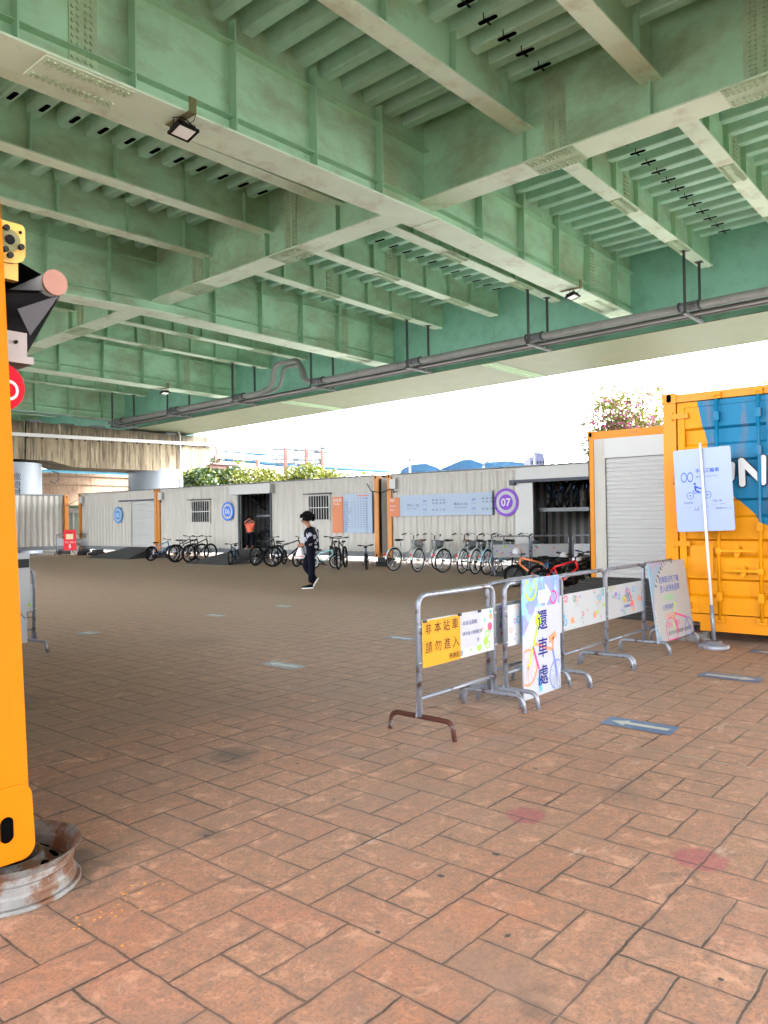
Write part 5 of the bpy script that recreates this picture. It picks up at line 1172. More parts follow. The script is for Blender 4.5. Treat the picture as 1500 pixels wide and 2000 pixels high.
# rear wheel at x ~17.2, heading +X; positions are bicycle centres
put(city, 'leftmost white town bicycle, right beside the orange posts, black saddle', 17.6, 14.0, -3, lean=.05)
put(citb, 'second white town bicycle from the orange posts, brown saddle, red grip end', 17.6, 13.22, 5, lean=.07)
dup(city, (17.62, 12.25, 0), R(-8), 'third white town bicycle, round black saddle, handlebar turned up high', WG, .05)
dup(citb, (17.6, 11.75, 0), R(8), 'white town bicycle with brown saddle, behind the high handlebar one', WG, .06)
dup(city, (17.6, 11.3, 0), R(4), 'white town bicycle immediately left of the light blue one', WG, .05)
put(citl, 'light blue town bicycle with pale rear mudguard, left of the riders logo barrier', 17.55, 10.9, 2, lean=.06)
dup(citl, (17.95, 10.45, 0), R(-30), 'light blue town bicycle whose basket rises above the riders logo barrier', WG, .03)
mtb = bike('mountain_bicycle', 'x', 'mtb', DK, .335, 1.05, grp=DG); mtk = bike('kids_bicycle', 'x', 'mtb', DBL, .25, .80, grp=DG); mts = bike('youth_bicycle', 'x', 'mtb', LBL, .29, .92, grp=DG)
put(mts, 'blue and black youth bicycle before the orange posts by the roller door', 17.5, 26.05, 0, lean=.06)
dup(mtb, (17.45, 24.55, 0), R(14), 'black mountain bicycle, second from the left, overlapping the blue one', DG, .06)
dup(mtb, (17.45, 24.2, 0), R(-6), 'black mountain bicycle, third from the left, under the barred window', DG, .05)
put(mtb, 'black mountain bicycle, fourth from the left, front wheel furthest right under the window', 17.6, 23.75, 6, lean=.05)
put(mtk, 'small dark bicycle standing alone on the ribbed ramp, facing the plaza', 17.1, 21.15, 215, lean=.03)
dup(mtb, (17.4, 19.8, 0), R(6), 'black bicycle with pale rim at the foot of the doorway', DG, .04)
dup(mtk, (17.45, 19.2, 0), R(28), 'small black bicycle behind the doorway one, low handlebar', DG, .04)
dup(mtb, (17.2, 18.5, 0), R(-35), 'black bicycle with the highest handlebar, left of the walking person', DG, .05)
dup(mtk, (17.4, 18.0, 0), R(10), 'black bicycle partly hidden behind the walking person', DG, .04)
ww = bike('kids_bicycle', 'pale cyan kids bicycle with white ringed tyres, right of the walking person', 'mtb', CYN, .225, .72, white_wall=True, grp=DG); ww.location = (16.85, 16.55, 0); ww.rotation_euler = (.05, 0, R(-42))
dup(mtb, (17.6, 16.9, 0), R(52), 'dark bicycle above the cyan one, under the orange edge of the price table', DG, .03)
dup(mtb, (17.1, 16.05, 0), R(212), 'slim black bicycle seen end-on below the price table', DG, .03)
dup(mtk, (17.3, 15.25, 0), R(222), 'small dark blue bicycle seen end-on, last before the orange posts', DG, .03)
# kids bicycles by the 07 bay
def red_x(t, g):
    mb = MB(); a, b = g['hb'], g['bb']; D = (a-b).normalized(); P_ = Vector((-D.z, 0, D.x)); 
    text(mb, 'GIANT', b+D*.10+Vector((0, -.031, 0))-P_*.018, D, P_, .06, WHITEP, bold=.02); mb.part('lettering', t)
red = bike('kids_bicycle', 'bright red kids bicycle with white letters on its down tube', 'mtb', REDB, .245, .84, extra=red_x, grp=KG); red.location = (13.7, 7.0, 0); red.rotation_euler = (-.05, 0, R(-38))
orb = bike('kids_bicycle', 'orange kids bicycle with a grey helmet hung on its bars', 'mtb', ORB, .24, .80, grp=KG); orb.location = (14.75, 8.25, 0); orb.rotation_euler = (.04, 0, R(128))
hel = MB(); hel.lathe((0, 0, 0), [(0, .12), (.05, .115), (.09, .08), (.105, .02), (.10, -.03), (.085, -.035)], paint('grey helmet shell', (.42, .42, .45), .4), 18)
def helmet(x, y, z, lb, rz=0.0): o = hel.build('bicycle_helmet'); o.location = (x, y, z); o.rotation_euler = (.3, .2, rz); tag(o, lb, 'helmet', 'helmets hung on the kids bicycles')
helmet(14.5, 8.5, .72, 'grey helmet on the orange kids bicycle'); helmet(15.2, 7.75, .60, 'pale helmet above the orange kids bicycle, further right', 1.0); helmet(14.6, 7.15, .58, 'white helmet behind the saddle of the red kids bicycle', 2.0)
kp = [('black kids bicycle pressed behind the red one', 14.2, 7.05, -38, DK), ('grey kids bicycle in the second row behind the red one', 14.8, 7.35, -40, GYB), ('blue kids bicycle beside the orange one', 15.0, 7.9, -30, LBL), ('black kids bicycle with green stripes low in the crowd', 15.3, 7.0, -42, GRB),
      ('black kids bicycle in the third row of the crowd', 15.6, 7.5, -35, DK), ('grey kids bicycle at the back left of the crowd', 16.0, 7.95, -30, GYB), ('dark kids bicycle in the middle of the back row', 16.2, 7.2, -38, DBL), ('black kids bicycle at the right of the back row', 15.9, 6.6, -44, DK),
      ('black kids bicycle nearest the ramp end of the crowd', 14.9, 6.35, -40, DK), ('dark kids bicycle on the ramp of the 07 bay', 16.9, 7.2, -35, GYB), ('black kids bicycle leaning at the orange corner', 15.2, 6.0, -42, DK), ('cyan kids bicycle deep in the crowd', 16.5, 6.5, -40, CYN)]
kid0 = bike('kids_bicycle', 'x', 'mtb', DK, .24, .82, grp=KG)
def recolor(o, old, new):
    for q_ in [o]+list(o.children_recursive):
        if q_.type == 'MESH':
            for i, sl in enumerate(q_.material_slots):
                if sl.material == old: sl.link = 'OBJECT'; sl.material = new
for i, (lb, x, y, a, m) in enumerate(kp):
    if i == 0: o = kid0; o.location = (x, y, 0); o.rotation_euler = (.05, 0, R(a)); o['label'] = lb
    else: o = dup(kid0, (x, y, .0 if x < 16.7 else .05), R(a), lb, KG, .05)
for i, (lb, x, y, a, m) in enumerate(kp):
    if i and m is not DK:
        o = [q_ for q_ in COL.objects if q_.get('label') == lb][0]
        for ch in o.children:
            if ch.name.startswith('frame'): ch.material_slots[0].link = 'OBJECT'; ch.material_slots[0].material = m
# shelf in 07, inside 06
for i, y in enumerate((9.55, 9.2, 8.85, 8.5)):
    dup(mtk, (19.55, y+.75, 1.725), R(190+i*4), ('leftmost', 'second', 'third', 'rightmost')[i]+' dark bicycle of the four on the high shelf in the 07 bay', SG)
for i, (x, y) in enumerate(((19.6, 21.3), (19.7, 21.7), (19.9, 20.9))):
    dup(mtb, (x, y, .465), R(-60+i*8), ('bicycle in shade right of the child in the doorway', 'bicycle in shade just behind the child in the doorway', 'deepest bicycle in shade inside the doorway')[i], IG)

# ================================================================ PEOPLE
def skin(name, chains, m, parent=None, sub=2):
    """chains: list of point lists (x, y, z, r); first point of a chain is joined to a matching earlier point"""
    vs = []; es = []; rs = []; idx = {}
    for ch in chains:
        prev = None
        for (x, y, z, r) in ch:
            key = (round(x, 4), round(y, 4), round(z, 4))
            if key not in idx: idx[key] = len(vs); vs.append((x, y, z)); rs.append(r)
            i = idx[key]
            if prev is not None and prev != i: es.append((prev, i))
            prev = i
    me = bpy.data.meshes.new(name); me.from_pydata(vs, es, []); ob = bpy.data.objects.new(name, me); COL.objects.link(ob)
    sm = ob.modifiers.new('s', 'SKIN'); sm.use_smooth_shade = True
    for i, r in enumerate(rs): 
        q_ = me.skin_vertices[0].data[i]; q_.radius = (r, r) if not isinstance(r, tuple) else r; q_.use_root = (i == 0)
    su = ob.modifiers.new('u', 'SUBSURF'); su.levels = sub; su.render_levels = sub
    dg = bpy.context.evaluated_depsgraph_get(); me2 = bpy.data.meshes.new_from_object(ob.evaluated_get(dg)); me2.name = name
    bpy.data.objects.remove(ob); me2.materials.clear(); me2.materials.append(m)
    for p in me2.polygons: p.use_smooth = True
    o = bpy.data.objects.new(name, me2); COL.objects.link(o)
    if parent: o.parent = parent
    return o
SKIN = paint('skin', (.26, .12, .08), .6, var=.05, spec=.2); HAIR = paint('black curly hair', (.003, .0025, .0025), .8, var=.3, scale=30, bmp=1.0, spec=.1)
k = NT('floral jacket cloth'); vo = k.n('ShaderNodeTexVoronoi', feature='F1'); mp = k.n('ShaderNodeMapping'); k.put(mp.inputs[0], k.tc); k.put(vo.inputs['Vector'], mp.outputs[0]); vo.inputs['Scale'].default_value = 8.5
nz = k.noise(26, 3, .6); thr_ = k.math('MULTIPLY_ADD', nz, .42, .20)
JACK = k.done(k.mix(k.math('LESS_THAN', vo.outputs['Distance'], thr_), (.0022, .0025, .007), (.30, .29, .35)), .8, 0, .1)
TROU = paint('navy trousers', (.0025, .0035, .009), .85, var=.2, scale=8, spec=.1); SHIRT = paint('pale blue shirt', (.22, .30, .38), .6, var=.25, scale=12); SHOE = paint('dark shoe', (.004, .004, .006), .8, spec=.1); SOLE = flat('white sole', (.8, .8, .78))
def finger_hand(chains, w, d, side, r=.0085):
    """append palm and five curled finger chains starting at wrist w (Vector), pointing along d"""
    w, d, side = Vector(w), Vector(d).normalized(), Vector(side).normalized(); dn = d.cross(side)
    pm = w+d*.05; chains.append([(*w, .024), (*pm, .030)])
    for i, ln in enumerate((.066, .075, .070, .055)):
        b = pm+side*(.027-.018*i)+d*.025; e1 = b+d*ln*.5+dn*.006; e2 = e1+(d*.5+dn*.8).normalized()*ln*.35; e3 = e2+(-d*.1+dn).normalized()*ln*.28
        chains.append([(*pm, .030), (*b, r*1.1), (*e1, r), (*e2, r*.95), (*e3, r*.8)])
    tb = w+side*.035+d*.025; te = tb+(side*.5+d*.8+dn*.4).normalized()*.035; chains.append([(*w, .024), (*tb, r*1.25), (*te, r*1.1), (*(te+(d+dn*.6).normalized()*.025), r*.9)])
def person_walk():
    t = thing('person', 'walking person with curly black hair and floral jacket, looking down', 'person', (0, 0, 0), world=False)
    # local: +X is the walking direction, +Y their left
    W = []
    W += [[(0, 0, .90, .105), (.01, 0, 1.02, .10), (.025, 0, 1.16, .115), (.03, 0, 1.27, .10), (.045, 0, 1.35, .052), (.075, 0, 1.40, .05), (.115, 0, 1.47, .082), (.125, 0, 1.52, .085), (.12, 0, 1.56, .07)]]
    W += [[(.03, 0, 1.27, .10), (.02, .15, 1.27, .055), (-.03, .18, 1.02, .042), (.03, .16, .98, .04), (.19, .08, .94, .028)], [(.03, 0, 1.27, .10), (.02, -.15, 1.27, .055), (-.04, -.18, 1.03, .042), (.02, -.17, .985, .04), (.20, -.05, .955, .028)]]
    W += [[(0, 0, .90, .105), (0, .085, .84, .08), (-.035, .09, .48, .055), (.01, .09, .10, .038)], [(0, 0, .90, .105), (.01, -.085, .84, .08), (.19, -.085, .49, .056), (-.05, -.08, .23, .038)]]
    finger_hand(W, (.19, .08, .94), (.9, -.35, -.1), (0, .2, 1)); finger_hand(W, (.20, -.05, .955), (.9, .3, -.15), (0, -.2, 1))
    b = skin('body', W, SKIN, t, 2)
    mb = MB(); fc = Vector((.125, 0, 1.515)); dn = Vector((.80, 0, -.60)).normalized(); up_ = Vector((.60, 0, .80)); 
    mb.tube([fc+dn*.075+up_*.01, fc+dn*.105-up_*.02, fc+dn*.085-up_*.03], [.008, .013, .010], SKIN, 8); mb.part('nose', t)
    mb = MB()
    for s_ in (-1, 1): mb.disc(fc+dn*.082+Y_*s_*.032+up_*.015, .024, .004, dn, paint('sunglass lens', (.003, .003, .004), .6, spec=.05), 12); mb.tube([fc+dn*.08+Y_*s_*.055+up_*.018, fc+Y_*s_*.085+up_*.01], .003, BLACK, 4)
    mb.tube([fc+dn*.085-Y_*.01+up_*.015, fc+dn*.085+Y_*.01+up_*.015], .003, BLACK, 4); mb.part('sunglasses', t)
    mb = MB(); mb.tube([fc+dn*.083-Y_*.02-up_*.045, fc+dn*.09-up_*.047, fc+dn*.083+Y_*.02-up_*.045], .004, flat('lips', (.35, .10, .08)), 5); mb.part('mouth', t)
    mb = MB(); rg = random.Random(3)
    for i in range(300):
        a = rg.uniform(0, 6.28); el = rg.uniform(-.35, 1.57); d_ = Vector((math.cos(a)*math.cos(el), math.sin(a)*math.cos(el), math.sin(el)))
        if d_.x > .45 and d_.z < .25: continue
        c_ = Vector((.08, 0, 1.535))+Vector((d_.x*.145, d_.y*.135, d_.z*.12))*rg.uniform(.82, 1.1); r_ = rg.uniform(.016, .042)
        u = d_.orthogonal().normalized(); v = d_.cross(u); vs = []
        for h_, rr_ in ((-1, .3), (-.5, .85), (0, 1), (.5, .85), (1, .3)):
            for j in range(6): an = j*math.pi/3+h_; vs.append(c_+d_*h_*r_*.8+(u*math.cos(an)+v*math.sin(an))*rr_*r_)
        mb.add(vs, [(p*6+j, p*6+(j+1) % 6, (p+1)*6+(j+1) % 6, (p+1)*6+j) for p in range(4) for j in range(6)]+[tuple(range(24, 30))], HAIR, True)
    mb.part('hair', t)
    J = [[(-.03, 0, .80, .175), (-.02, 0, .95, .165), (.0, 0, 1.12, .165), (.01, 0, 1.27, .125), (.03, 0, 1.34, .075)], [(.01, 0, 1.27, .125), (.0, .16, 1.275, .08), (-.045, .20, 1.02, .085), (.10, .14, .965, .06)], [(.01, 0, 1.27, .125), (.0, -.16, 1.275, .08), (-.055, -.20, 1.02, .085), (.09, -.13, .975, .06)]]
    skin('jacket', J, JACK, t, 2)
    skin('shirt', [[(.075, 0, .84, .10), (.085, 0, 1.0, .105), (.095, 0, 1.17, .105), (.085, 0, 1.29, .07)]], SHIRT, t, 2)
    T_ = [[(0, 0, .95, .12), (0, 0, .88, .125), (0, .085, .80, .098), (-.035, .09, .48, .082), (-.005, .09, .12, .07)], [(0, 0, .88, .125), (.02, -.085, .80, .098), (.19, -.085, .49, .082), (-.05, -.08, .22, .068)]]
    skin('trousers', T_, TROU, t, 2)
    for (h, to, y, an) in (((.0, .055), (.16, .045), .09, 0), ((-.10, .235), (-.02, .065), -.08, 1)):
        mb = MB(); H_, T2 = Vector((h[0]-.045 if not an else h[0], y, h[1])), Vector((to[0]+.03, y, to[1]-.005 if not an else to[1])); D_ = (T2-H_).normalized(); Nn_ = D_.cross(Y_); Nn_ = Nn_ if Nn_.z > 0 or an else -Nn_
        if an: Nn_ = Vector((D_.z, 0, -D_.x)); Nn_ = Nn_ if Nn_.x > 0 else -Nn_
        secs = [(0, .035, .045), (.07, .04, .055), (.15, .045, .035), (.22, .038, .022), (.25, .02, .015)]; vs = []
        for l, wd, th in secs:
            for i in range(10): a = 2*math.pi*i/10; vs.append(H_+D_*l+Y_*wd*math.cos(a)+Nn_*(th*max(math.sin(a), -.35)+.0))
        mb.add(vs, [(i*10+j, i*10+(j+1) % 10, (i+1)*10+(j+1) % 10, (i+1)*10+j) for i in range(4) for j in range(10)]+[tuple(range(9, -1, -1)), tuple(range(40, 50))], SHOE, True); sh_ = mb.part('shoe', t)
        mb = MB(); pts = [(0, -.036), (.1, -.042), (.17, -.048), (.23, -.035), (.262, 0), (.23, .035), (.17, .048), (.1, .042), (0, .036)]
        mb.poly([H_+D_*(l-.008)+Y_*wd-Nn_*.034 for l, wd in pts], .02, Nn_, SOLE); mb.part('sole', sh_)
    mb = MB(); mb.tube([(.06, .07, 1.33), (.165, .02, 1.15), (.17, -.04, 1.02), (.13, -.11, .86)], .009, flat('tan strap', (.50, .20, .10)), 6); mb.part('bag_strap', t)
    return t
pw = person_walk(); WD = math.atan2(.79, -.61); pw.location = (11.87, 12.05, 0); pw.rotation_euler = (0, 0, WD-.15)
# plastic bag, its own thing, held in the hands
k = NT('white plastic film'); s3 = k.n('ShaderNodeSeparateXYZ'); k.put(s3.inputs[0], k.tc); band = k.math('MULTIPLY', k.math('LESS_THAN', s3.outputs[2], .068), k.math('GREATER_THAN', s3.outputs[2], .035))
BAGM = k.done(k.mix(k.math('MULTIPLY', band, .8), k.mix(k.noise(14, 3), (.55, .52, .55), (.78, .76, .78)), (.55, .10, .10)), .35)
bg_ = MB(); n = 16; prof = [(.005, .30), (.02, .28), (.045, .22), (.075, .14), (.09, .07), (.092, .02), (.08, .0)]; vs = []
rg = random.Random(9)
for r_, h in prof:
    for j in range(n): a = 2*math.pi*j/n; q_ = r_*(1+.12*math.sin(3*a+h*20)); vs.append((q_*math.cos(a), q_*.6*math.sin(a), h))
bg_.add(vs, [(i*n+j, (i*n+(j+1) % n), (i+1)*n+(j+1) % n, (i+1)*n+j) for i in range(len(prof)-1) for j in range(n)]+[tuple(range((len(prof)-1)*n, len(prof)*n))], BAGM, True)
bo = bg_.build('plastic_bag'); tag(bo, 'white plastic carrier bag with a red band hanging from the walking person\'s hands', 'bag')
bo.matrix_world = Matrix.Translation((11.87, 12.05, 0)) @ Matrix.Rotation(WD-.15, 4, 'Z') @ Matrix.Translation((.26, .0, .655))
# child in the doorway
t = thing('person', 'child in an orange shirt standing in the doorway with arms raised to the head', 'person', (0, 0, 0), world=False)
ORS = paint('coral shirt', (.62, .12, .07), .8, spec=.1); 
W = [[(0, 0, .62, .085), (.0, 0, .75, .085), (0, 0, .90, .08), (0, 0, .98, .04), (.01, 0, 1.06, .075), (.01, 0, 1.13, .07)], [(0, 0, .90, .08), (0, .13, .91, .045), (.10, .19, .98, .036), (.11, .07, 1.06, .028)], [(0, 0, .90, .08), (0, -.13, .91, .045), (.12, -.17, .97, .036), (.12, -.07, 1.05, .028)],
     [(0, 0, .62, .085), (.05, .09, .58, .07), (.10, .11, .32, .05), (.13, .12, .06, .035)], [(0, 0, .62, .085), (-.04, -.09, .58, .07), (-.06, -.13, .32, .05), (-.12, -.16, .06, .035)]]
finger_hand(W, (.11, .07, 1.06), (-.2, -.6, .5), (1, 0, 0), .008); finger_hand(W, (.12, -.07, 1.05), (-.2, .6, .5), (1, 0, 0), .008)
skin('body', W, SKIN, t, 2)
skin('shirt', [[(0, 0, .56, .12), (0, 0, .70, .125), (0, 0, .87, .12), (0, 0, .94, .07)], [(0, 0, .87, .12), (0, .14, .91, .065), (.07, .18, .95, .055)], [(0, 0, .87, .12), (0, -.14, .91, .065), (.08, -.165, .945, .055)]], ORS, t, 2)
skin('trousers', [[(0, 0, .62, .10), (.05, .09, .55, .085), (.10, .11, .32, .068), (.125, .12, .10, .055)], [(0, 0, .62, .10), (-.04, -.09, .55, .085), (-.06, -.13, .32, .068), (-.115, -.16, .10, .055)]], TROU, t, 2)
mb = MB(); mb.lathe((0, 0, 1.06), [(.0, .145), (.05, .135), (.085, .09), (.095, .03), (.085, -.03), (.0, -.02)], HAIR, 14); mb.part('hair', t)
for x, y in ((.15, .12), (-.10, -.16)): 
    mb = MB(); mb.hexa([P3(x-.08, y-.04, .0), P3(x+.12, y-.035, 0), P3(x+.12, y+.035, 0), P3(x-.08, y+.04, 0), P3(x-.07, y-.03, .08), P3(x+.10, y-.03, .03), P3(x+.10, y+.03, .03), P3(x-.07, y+.03, .08)], SKIN); mb.part('shoe', t)
t.location = (18.85, 22.35, .46); t.rotation_euler = (0, 0, R(215)); t.scale = (1.0, 1.0, 1.0)

# ================================================================ BEYOND THE YARD
k = NT('stained pink retaining wall'); a1 = k.noise(1.1, 6, .7, st=(1, 1, .35)); sx = k.n('ShaderNodeSeparateXYZ'); k.put(sx.inputs[0], k.tc)
c = k.mix(a1, (.20, .12, .075), (.34, .25, .17)); c = k.mix(k.ramp(k.noise(2.6, 5, .7, st=(2, 2, .4)), [(.5, 0.0), (.65, .8)]), c, (.17, .07, .04)); c = k.mix(k.ramp(k.noise(5, 4), [(.6, 0.0), (.7, .5)]), c, (.40, .35, .28)); WALLP = k.done(c, .85)
t = thing('retaining_wall', 'sunlit pinkish stained retaining wall behind the white pier columns', 'wall', (22, 46, 0))
mb = MB(); mb.box(22.2, 40, 46, 46.5, 0, 4.45, WALLP); mb.part('wall_face', t)
mb = MB(); mb.box(2, 22.15, 46.02, 46.5, 0, 4.45, paint('pale concrete wall', (.26, .24, .22), .85)); mb.part('pale_wall_face', t)
mb = MB(); mb.box(2, 40.1, 45.9, 46.6, 4.45, 4.62, WALLP); mb.box(22.1, 40, 45.94, 46, 3.9, 3.98, WALLP); mb.part('coping', t)
t = thing('shed', 'long shed with a pale blue metal wall showing above the retaining wall', 'shed', (33, 60, 0))
mb = MB(); mb.box(24, 44, 60, 66, 0, 5.8, flat('pale blue sheet', (.05, .16, .22))); mb.part('wall', t)
mb = MB(); mb.hexa([P3(23.7, 59.7, 5.8), P3(44.3, 59.7, 5.8), P3(44.3, 66.3, 5.8), P3(23.7, 66.3, 5.8), P3(23.7, 62.8, 6.5), P3(44.3, 62.8, 6.5), P3(44.3, 63.2, 6.5), P3(23.7, 63.2, 6.5)], flat('white roof sheet', (.3, .3, .3))); mb.part('roof', t)
# guard booth
t = thing('guard_booth', 'small white booth with flat green awning in the gap between far containers', 'booth', (20.6, 39.5, 0))
bw = flat('booth white', (.34, .33, .32)); T = Matrix.Translation((20.75, 38.9, 0)) @ Matrix.Rotation(-.7, 4, 'Z')
mb = MB(); mb.box(-.55, .95, -.5, 1.2, 0, .95, bw, T)
for a, b in ((-.55, -.47), (.10, .16), (.62, .95)): mb.box(a, b, -.5, -.42, .95, 2.05, bw, T)
mb.box(-.55, .95, -.5, -.42, 2.05, 2.3, bw, T); mb.box(-.55, .95, 1.1, 1.2, .95, 2.3, bw, T); mb.box(.87, .95, -.42, 1.1, .95, 2.3, bw, T); mb.box(-.55, -.47, -.42, 1.1, .95, 2.3, bw, T); mb.part('wall', t)
mb = MB(); mb.box(-.47, .62, -.46, -.45, .95, 2.05, flat('pale window glass', (.18, .22, .19), .15), T); mb.part('window', t)
mb = MB(); mb.box(-.46, .0, -.53, -.51, 1.6, 2.0, flat('grey notice', (.25, .22, .22)), T); mb.part('notice', t)
mb = MB(); mb.box(-.7, 1.4, -1.0, 1.3, 2.32, 2.42, flat('green awning', (.09, .15, .09)), T); mb.part('awning', t)
# stair with white railing
WR = flat('white railing', (.26, .24, .24))
t = thing('stair_railing', 'white barred stair railing climbing at the right end of the retaining wall', 'railing', (37.5, 45.7, 4.2))
mb = MB()
for i in range(12):
    u = i/11; x = 35.6+3.0*u; zt_ = 4.75+.75*min(1, u*1.5) ; mb.tube([(x, 45.7, zt_-1.0), (x, 45.7, zt_)], .025, WR, 5)
mb.tube([(35.6, 45.7, 4.75), (37.6, 45.7, 5.5), (38.6, 45.7, 5.5)], .035, WR, 6); mb.tube([(35.6, 45.7, 3.9), (37.6, 45.7, 4.65), (38.6, 45.7, 4.65)], .03, WR, 6)
for i in range(9): mb.tube([(34.2+i*.22, 46.1, 4.5), (34.2+i*.22, 46.1, 5.3)], .02, WR, 5)
mb.tube([(34.2, 46.1, 5.3), (36, 46.1, 5.3)], .03, WR, 5); mb.part('bars', t)
mb = MB(); mb.box(34.3, 39.6, 46.6, 47.6, 0, 3.9, WALLP); mb.part('landing', t)
# ---- trees
def leafmat(name, a, b):
    if name in MATS: return MATS[name]
    k = NT(name); inf = k.n('ShaderNodeNewGeometry'); c = k.mix(k.math('FRACT', k.math('MULTIPLY', inf.outputs['Random Per Island'], 7.0)), a, b)
    k.b.inputs['Subsurface Weight'].default_value = 0; m = k.done(c, .55)
    tr = k.n('ShaderNodeBsdfTranslucent'); k.put(tr.inputs[0], c); mx = k.n('ShaderNodeMixShader'); mx.inputs[0].default_value = .25
    out = k.t.nodes['Material Output']; k.t.links.new(k.b.outputs[0], mx.inputs[1]); k.t.links.new(tr.outputs[0], mx.inputs[2]); k.t.links.new(mx.outputs[0], out.inputs[0])
    MATS[name] = m; return m
LF = leafmat('yellow green leaves', (.07, .10, .006), (.15, .15, .012)); LD = leafmat('dark green leaves', (.008, .03, .006), (.035, .06, .012)); LP = leafmat('pink blossom', (.28, .035, .12), (.36, .09, .2)); LY = leafmat('golden leaves', (.17, .13, .015), (.12, .12, .02))
BARK = paint('bark', (.19, .14, .10), .9, var=.25, scale=12); BARKP = paint('pale bark', (.36, .27, .21), .9, var=.2, scale=12)
def tree(name, label, cat, x, y, h, r, seed, mats, n=2200, leaf=.10, base=.35, bark=BARK, sparse=0.0, grp=None):
    rg = random.Random(seed); t = thing(name, label, cat, (x, y, 0), grp)
    mb = MB(); th = h*base; mb.tube([(x, y, 0), (x+.05*h*.3, y, th*.5), (x, y+.02*h, th)], [.05*r+.07, .04*r+.05, .03*r+.04], bark, 8)
    tips = []
    def branch(p, d, L, rad, lv):
        pts = [p]; q_ = p.copy(); d_ = d.copy()
        for i in range(4): d_ = (d_+Vector((rg.gauss(0, .22), rg.gauss(0, .22), rg.gauss(.05, .14)))).normalized(); q_ = q_+d_*L/4; pts.append(q_.copy())
        mb.tube(pts, [rad*(1-.18*i) for i in range(5)], bark, 5 if lv < 2 else 4)
        if lv >= 2: tips.append(pts[-1]); tips.append(pts[3]); return
        for i in range(3 if lv else 4): branch(pts[rg.choice((2, 3, 4))], (d_+Vector((rg.gauss(0, .7), rg.gauss(0, .7), rg.gauss(.15, .35)))).normalized(), L*.62, rad*.5, lv+1)
    for i in range(6):
        a = i*1.05+rg.uniform(-.4, .4); branch(Vector((x, y+.02*h, th*rg.uniform(.75, 1))), Vector((math.cos(a), math.sin(a), rg.uniform(.5, 1.3))).normalized(), r*.72, .03*r+.02, 0)
    mb.part('trunk', t)
    mb = MB(); cz = th+(h-th)*.52; rz = (h-th)*.55
    cl = []
    for _ in range(70):
        q_ = Vector((rg.gauss(0, 1), rg.gauss(0, 1), rg.gauss(0, 1))).normalized()*rg.uniform(.25, .92)
        cl.append(Vector((x+q_.x*r, y+q_.y*r, cz+q_.z*rz)))
    for i in range(n):
        c_ = rg.choice(cl); s_ = r*.15; p = c_+Vector((rg.gauss(0, s_), rg.gauss(0, s_), rg.gauss(0, s_*.75)))
        if p.z > h or p.z < th*.7: continue
        u = Vector((rg.gauss(0, 1), rg.gauss(0, 1), rg.gauss(0, .6))).normalized(); v = u.orthogonal().normalized(); v = (Matrix.Rotation(rg.uniform(0, 6.28), 3, u) @ v); L = leaf*rg.uniform(.6, 1.4)
        m = mats[0] if rg.random() < .55 else rg.choice(mats)
        mb.add([p-u*L*.5, p+v*L*.28, p+u*L*.5, p-v*L*.28], [(0, 1, 2, 3)], m)
    mb.part('crown', t); return t
def at(px, py, d):   # a point d metres in front of the camera
    return Vector((0, 0, 1.5))+(F+rr*((px-750)/1514.17)+uu*((1000-py)/1514.17))*d
TG = 'sunlit trees behind the 05 and 06 containers'
tl = [(372, 905, 52, 1.5, (LD, LF), 'dark leafy tree right behind the end of the pier crosshead'), (418, 893, 56, 1.6, (LD, LF), 'bushy tree under the rusty inspection platform'), (462, 903, 60, 1.6, (LF, LY, LD), 'tree rising behind the white stair railing'),
      (505, 916, 56, 1.5, (LF, LY), 'low yellow green tree in front of the short pink post'), (548, 919, 54, 1.5, (LF, LY), 'low yellowish tree left of the first tall utility pole'), (600, 906, 55, 1.5, (LF, LF, LD), 'brightest green tree, between the first two tall utility poles'),
      (645, 921, 53, 1.35, (LF, LY), 'low tree at the foot of the third tall utility pole'), (690, 926, 52, 1.2, (LF, LY), 'low scrubby tree left of the orange posts'), (730, 929, 50, 1.0, (LY, LF), 'last low tuft of foliage, just left of the orange posts'), (330, 925, 60, 1.6, (LD, LF), 'tree mostly hidden by the right pier column')]
for i, (px_0, py_0, d, r, ms, lb) in enumerate(tl):
    p = at(px_0, py_0, d); tree('tree', lb, 'tree', p.x, p.y, p.z+.1, r*1.2, 40+i, ms, 2600, .30, .4, BARK, grp=TG)
p = at(1232, 766, 32); tree('flowering_tree', 'flowering tree with pink blossom and sparse golden leaves above the white roller door', 'tree', p.x, p.y, p.z+.25, 2.3, 77, (LF, LP, LP, LP, LY), 8500, .16, .45, BARKP)
p = at(1480, 734, 34); tree('tree', 'bright green treetop peeking over the top of the orange and blue container', 'tree', p.x, p.y, p.z, 1.8, 78, (LF, LF), 2600, .2, .5, BARK)
p = at(1146, 858, 30); tree('tree', 'thin sprig of foliage just left of the orange roller door container', 'tree', p.x+.3, p.y-.5, p.z+.1, .8, 79, (LD, LF), 600, .14, .6, BARK)
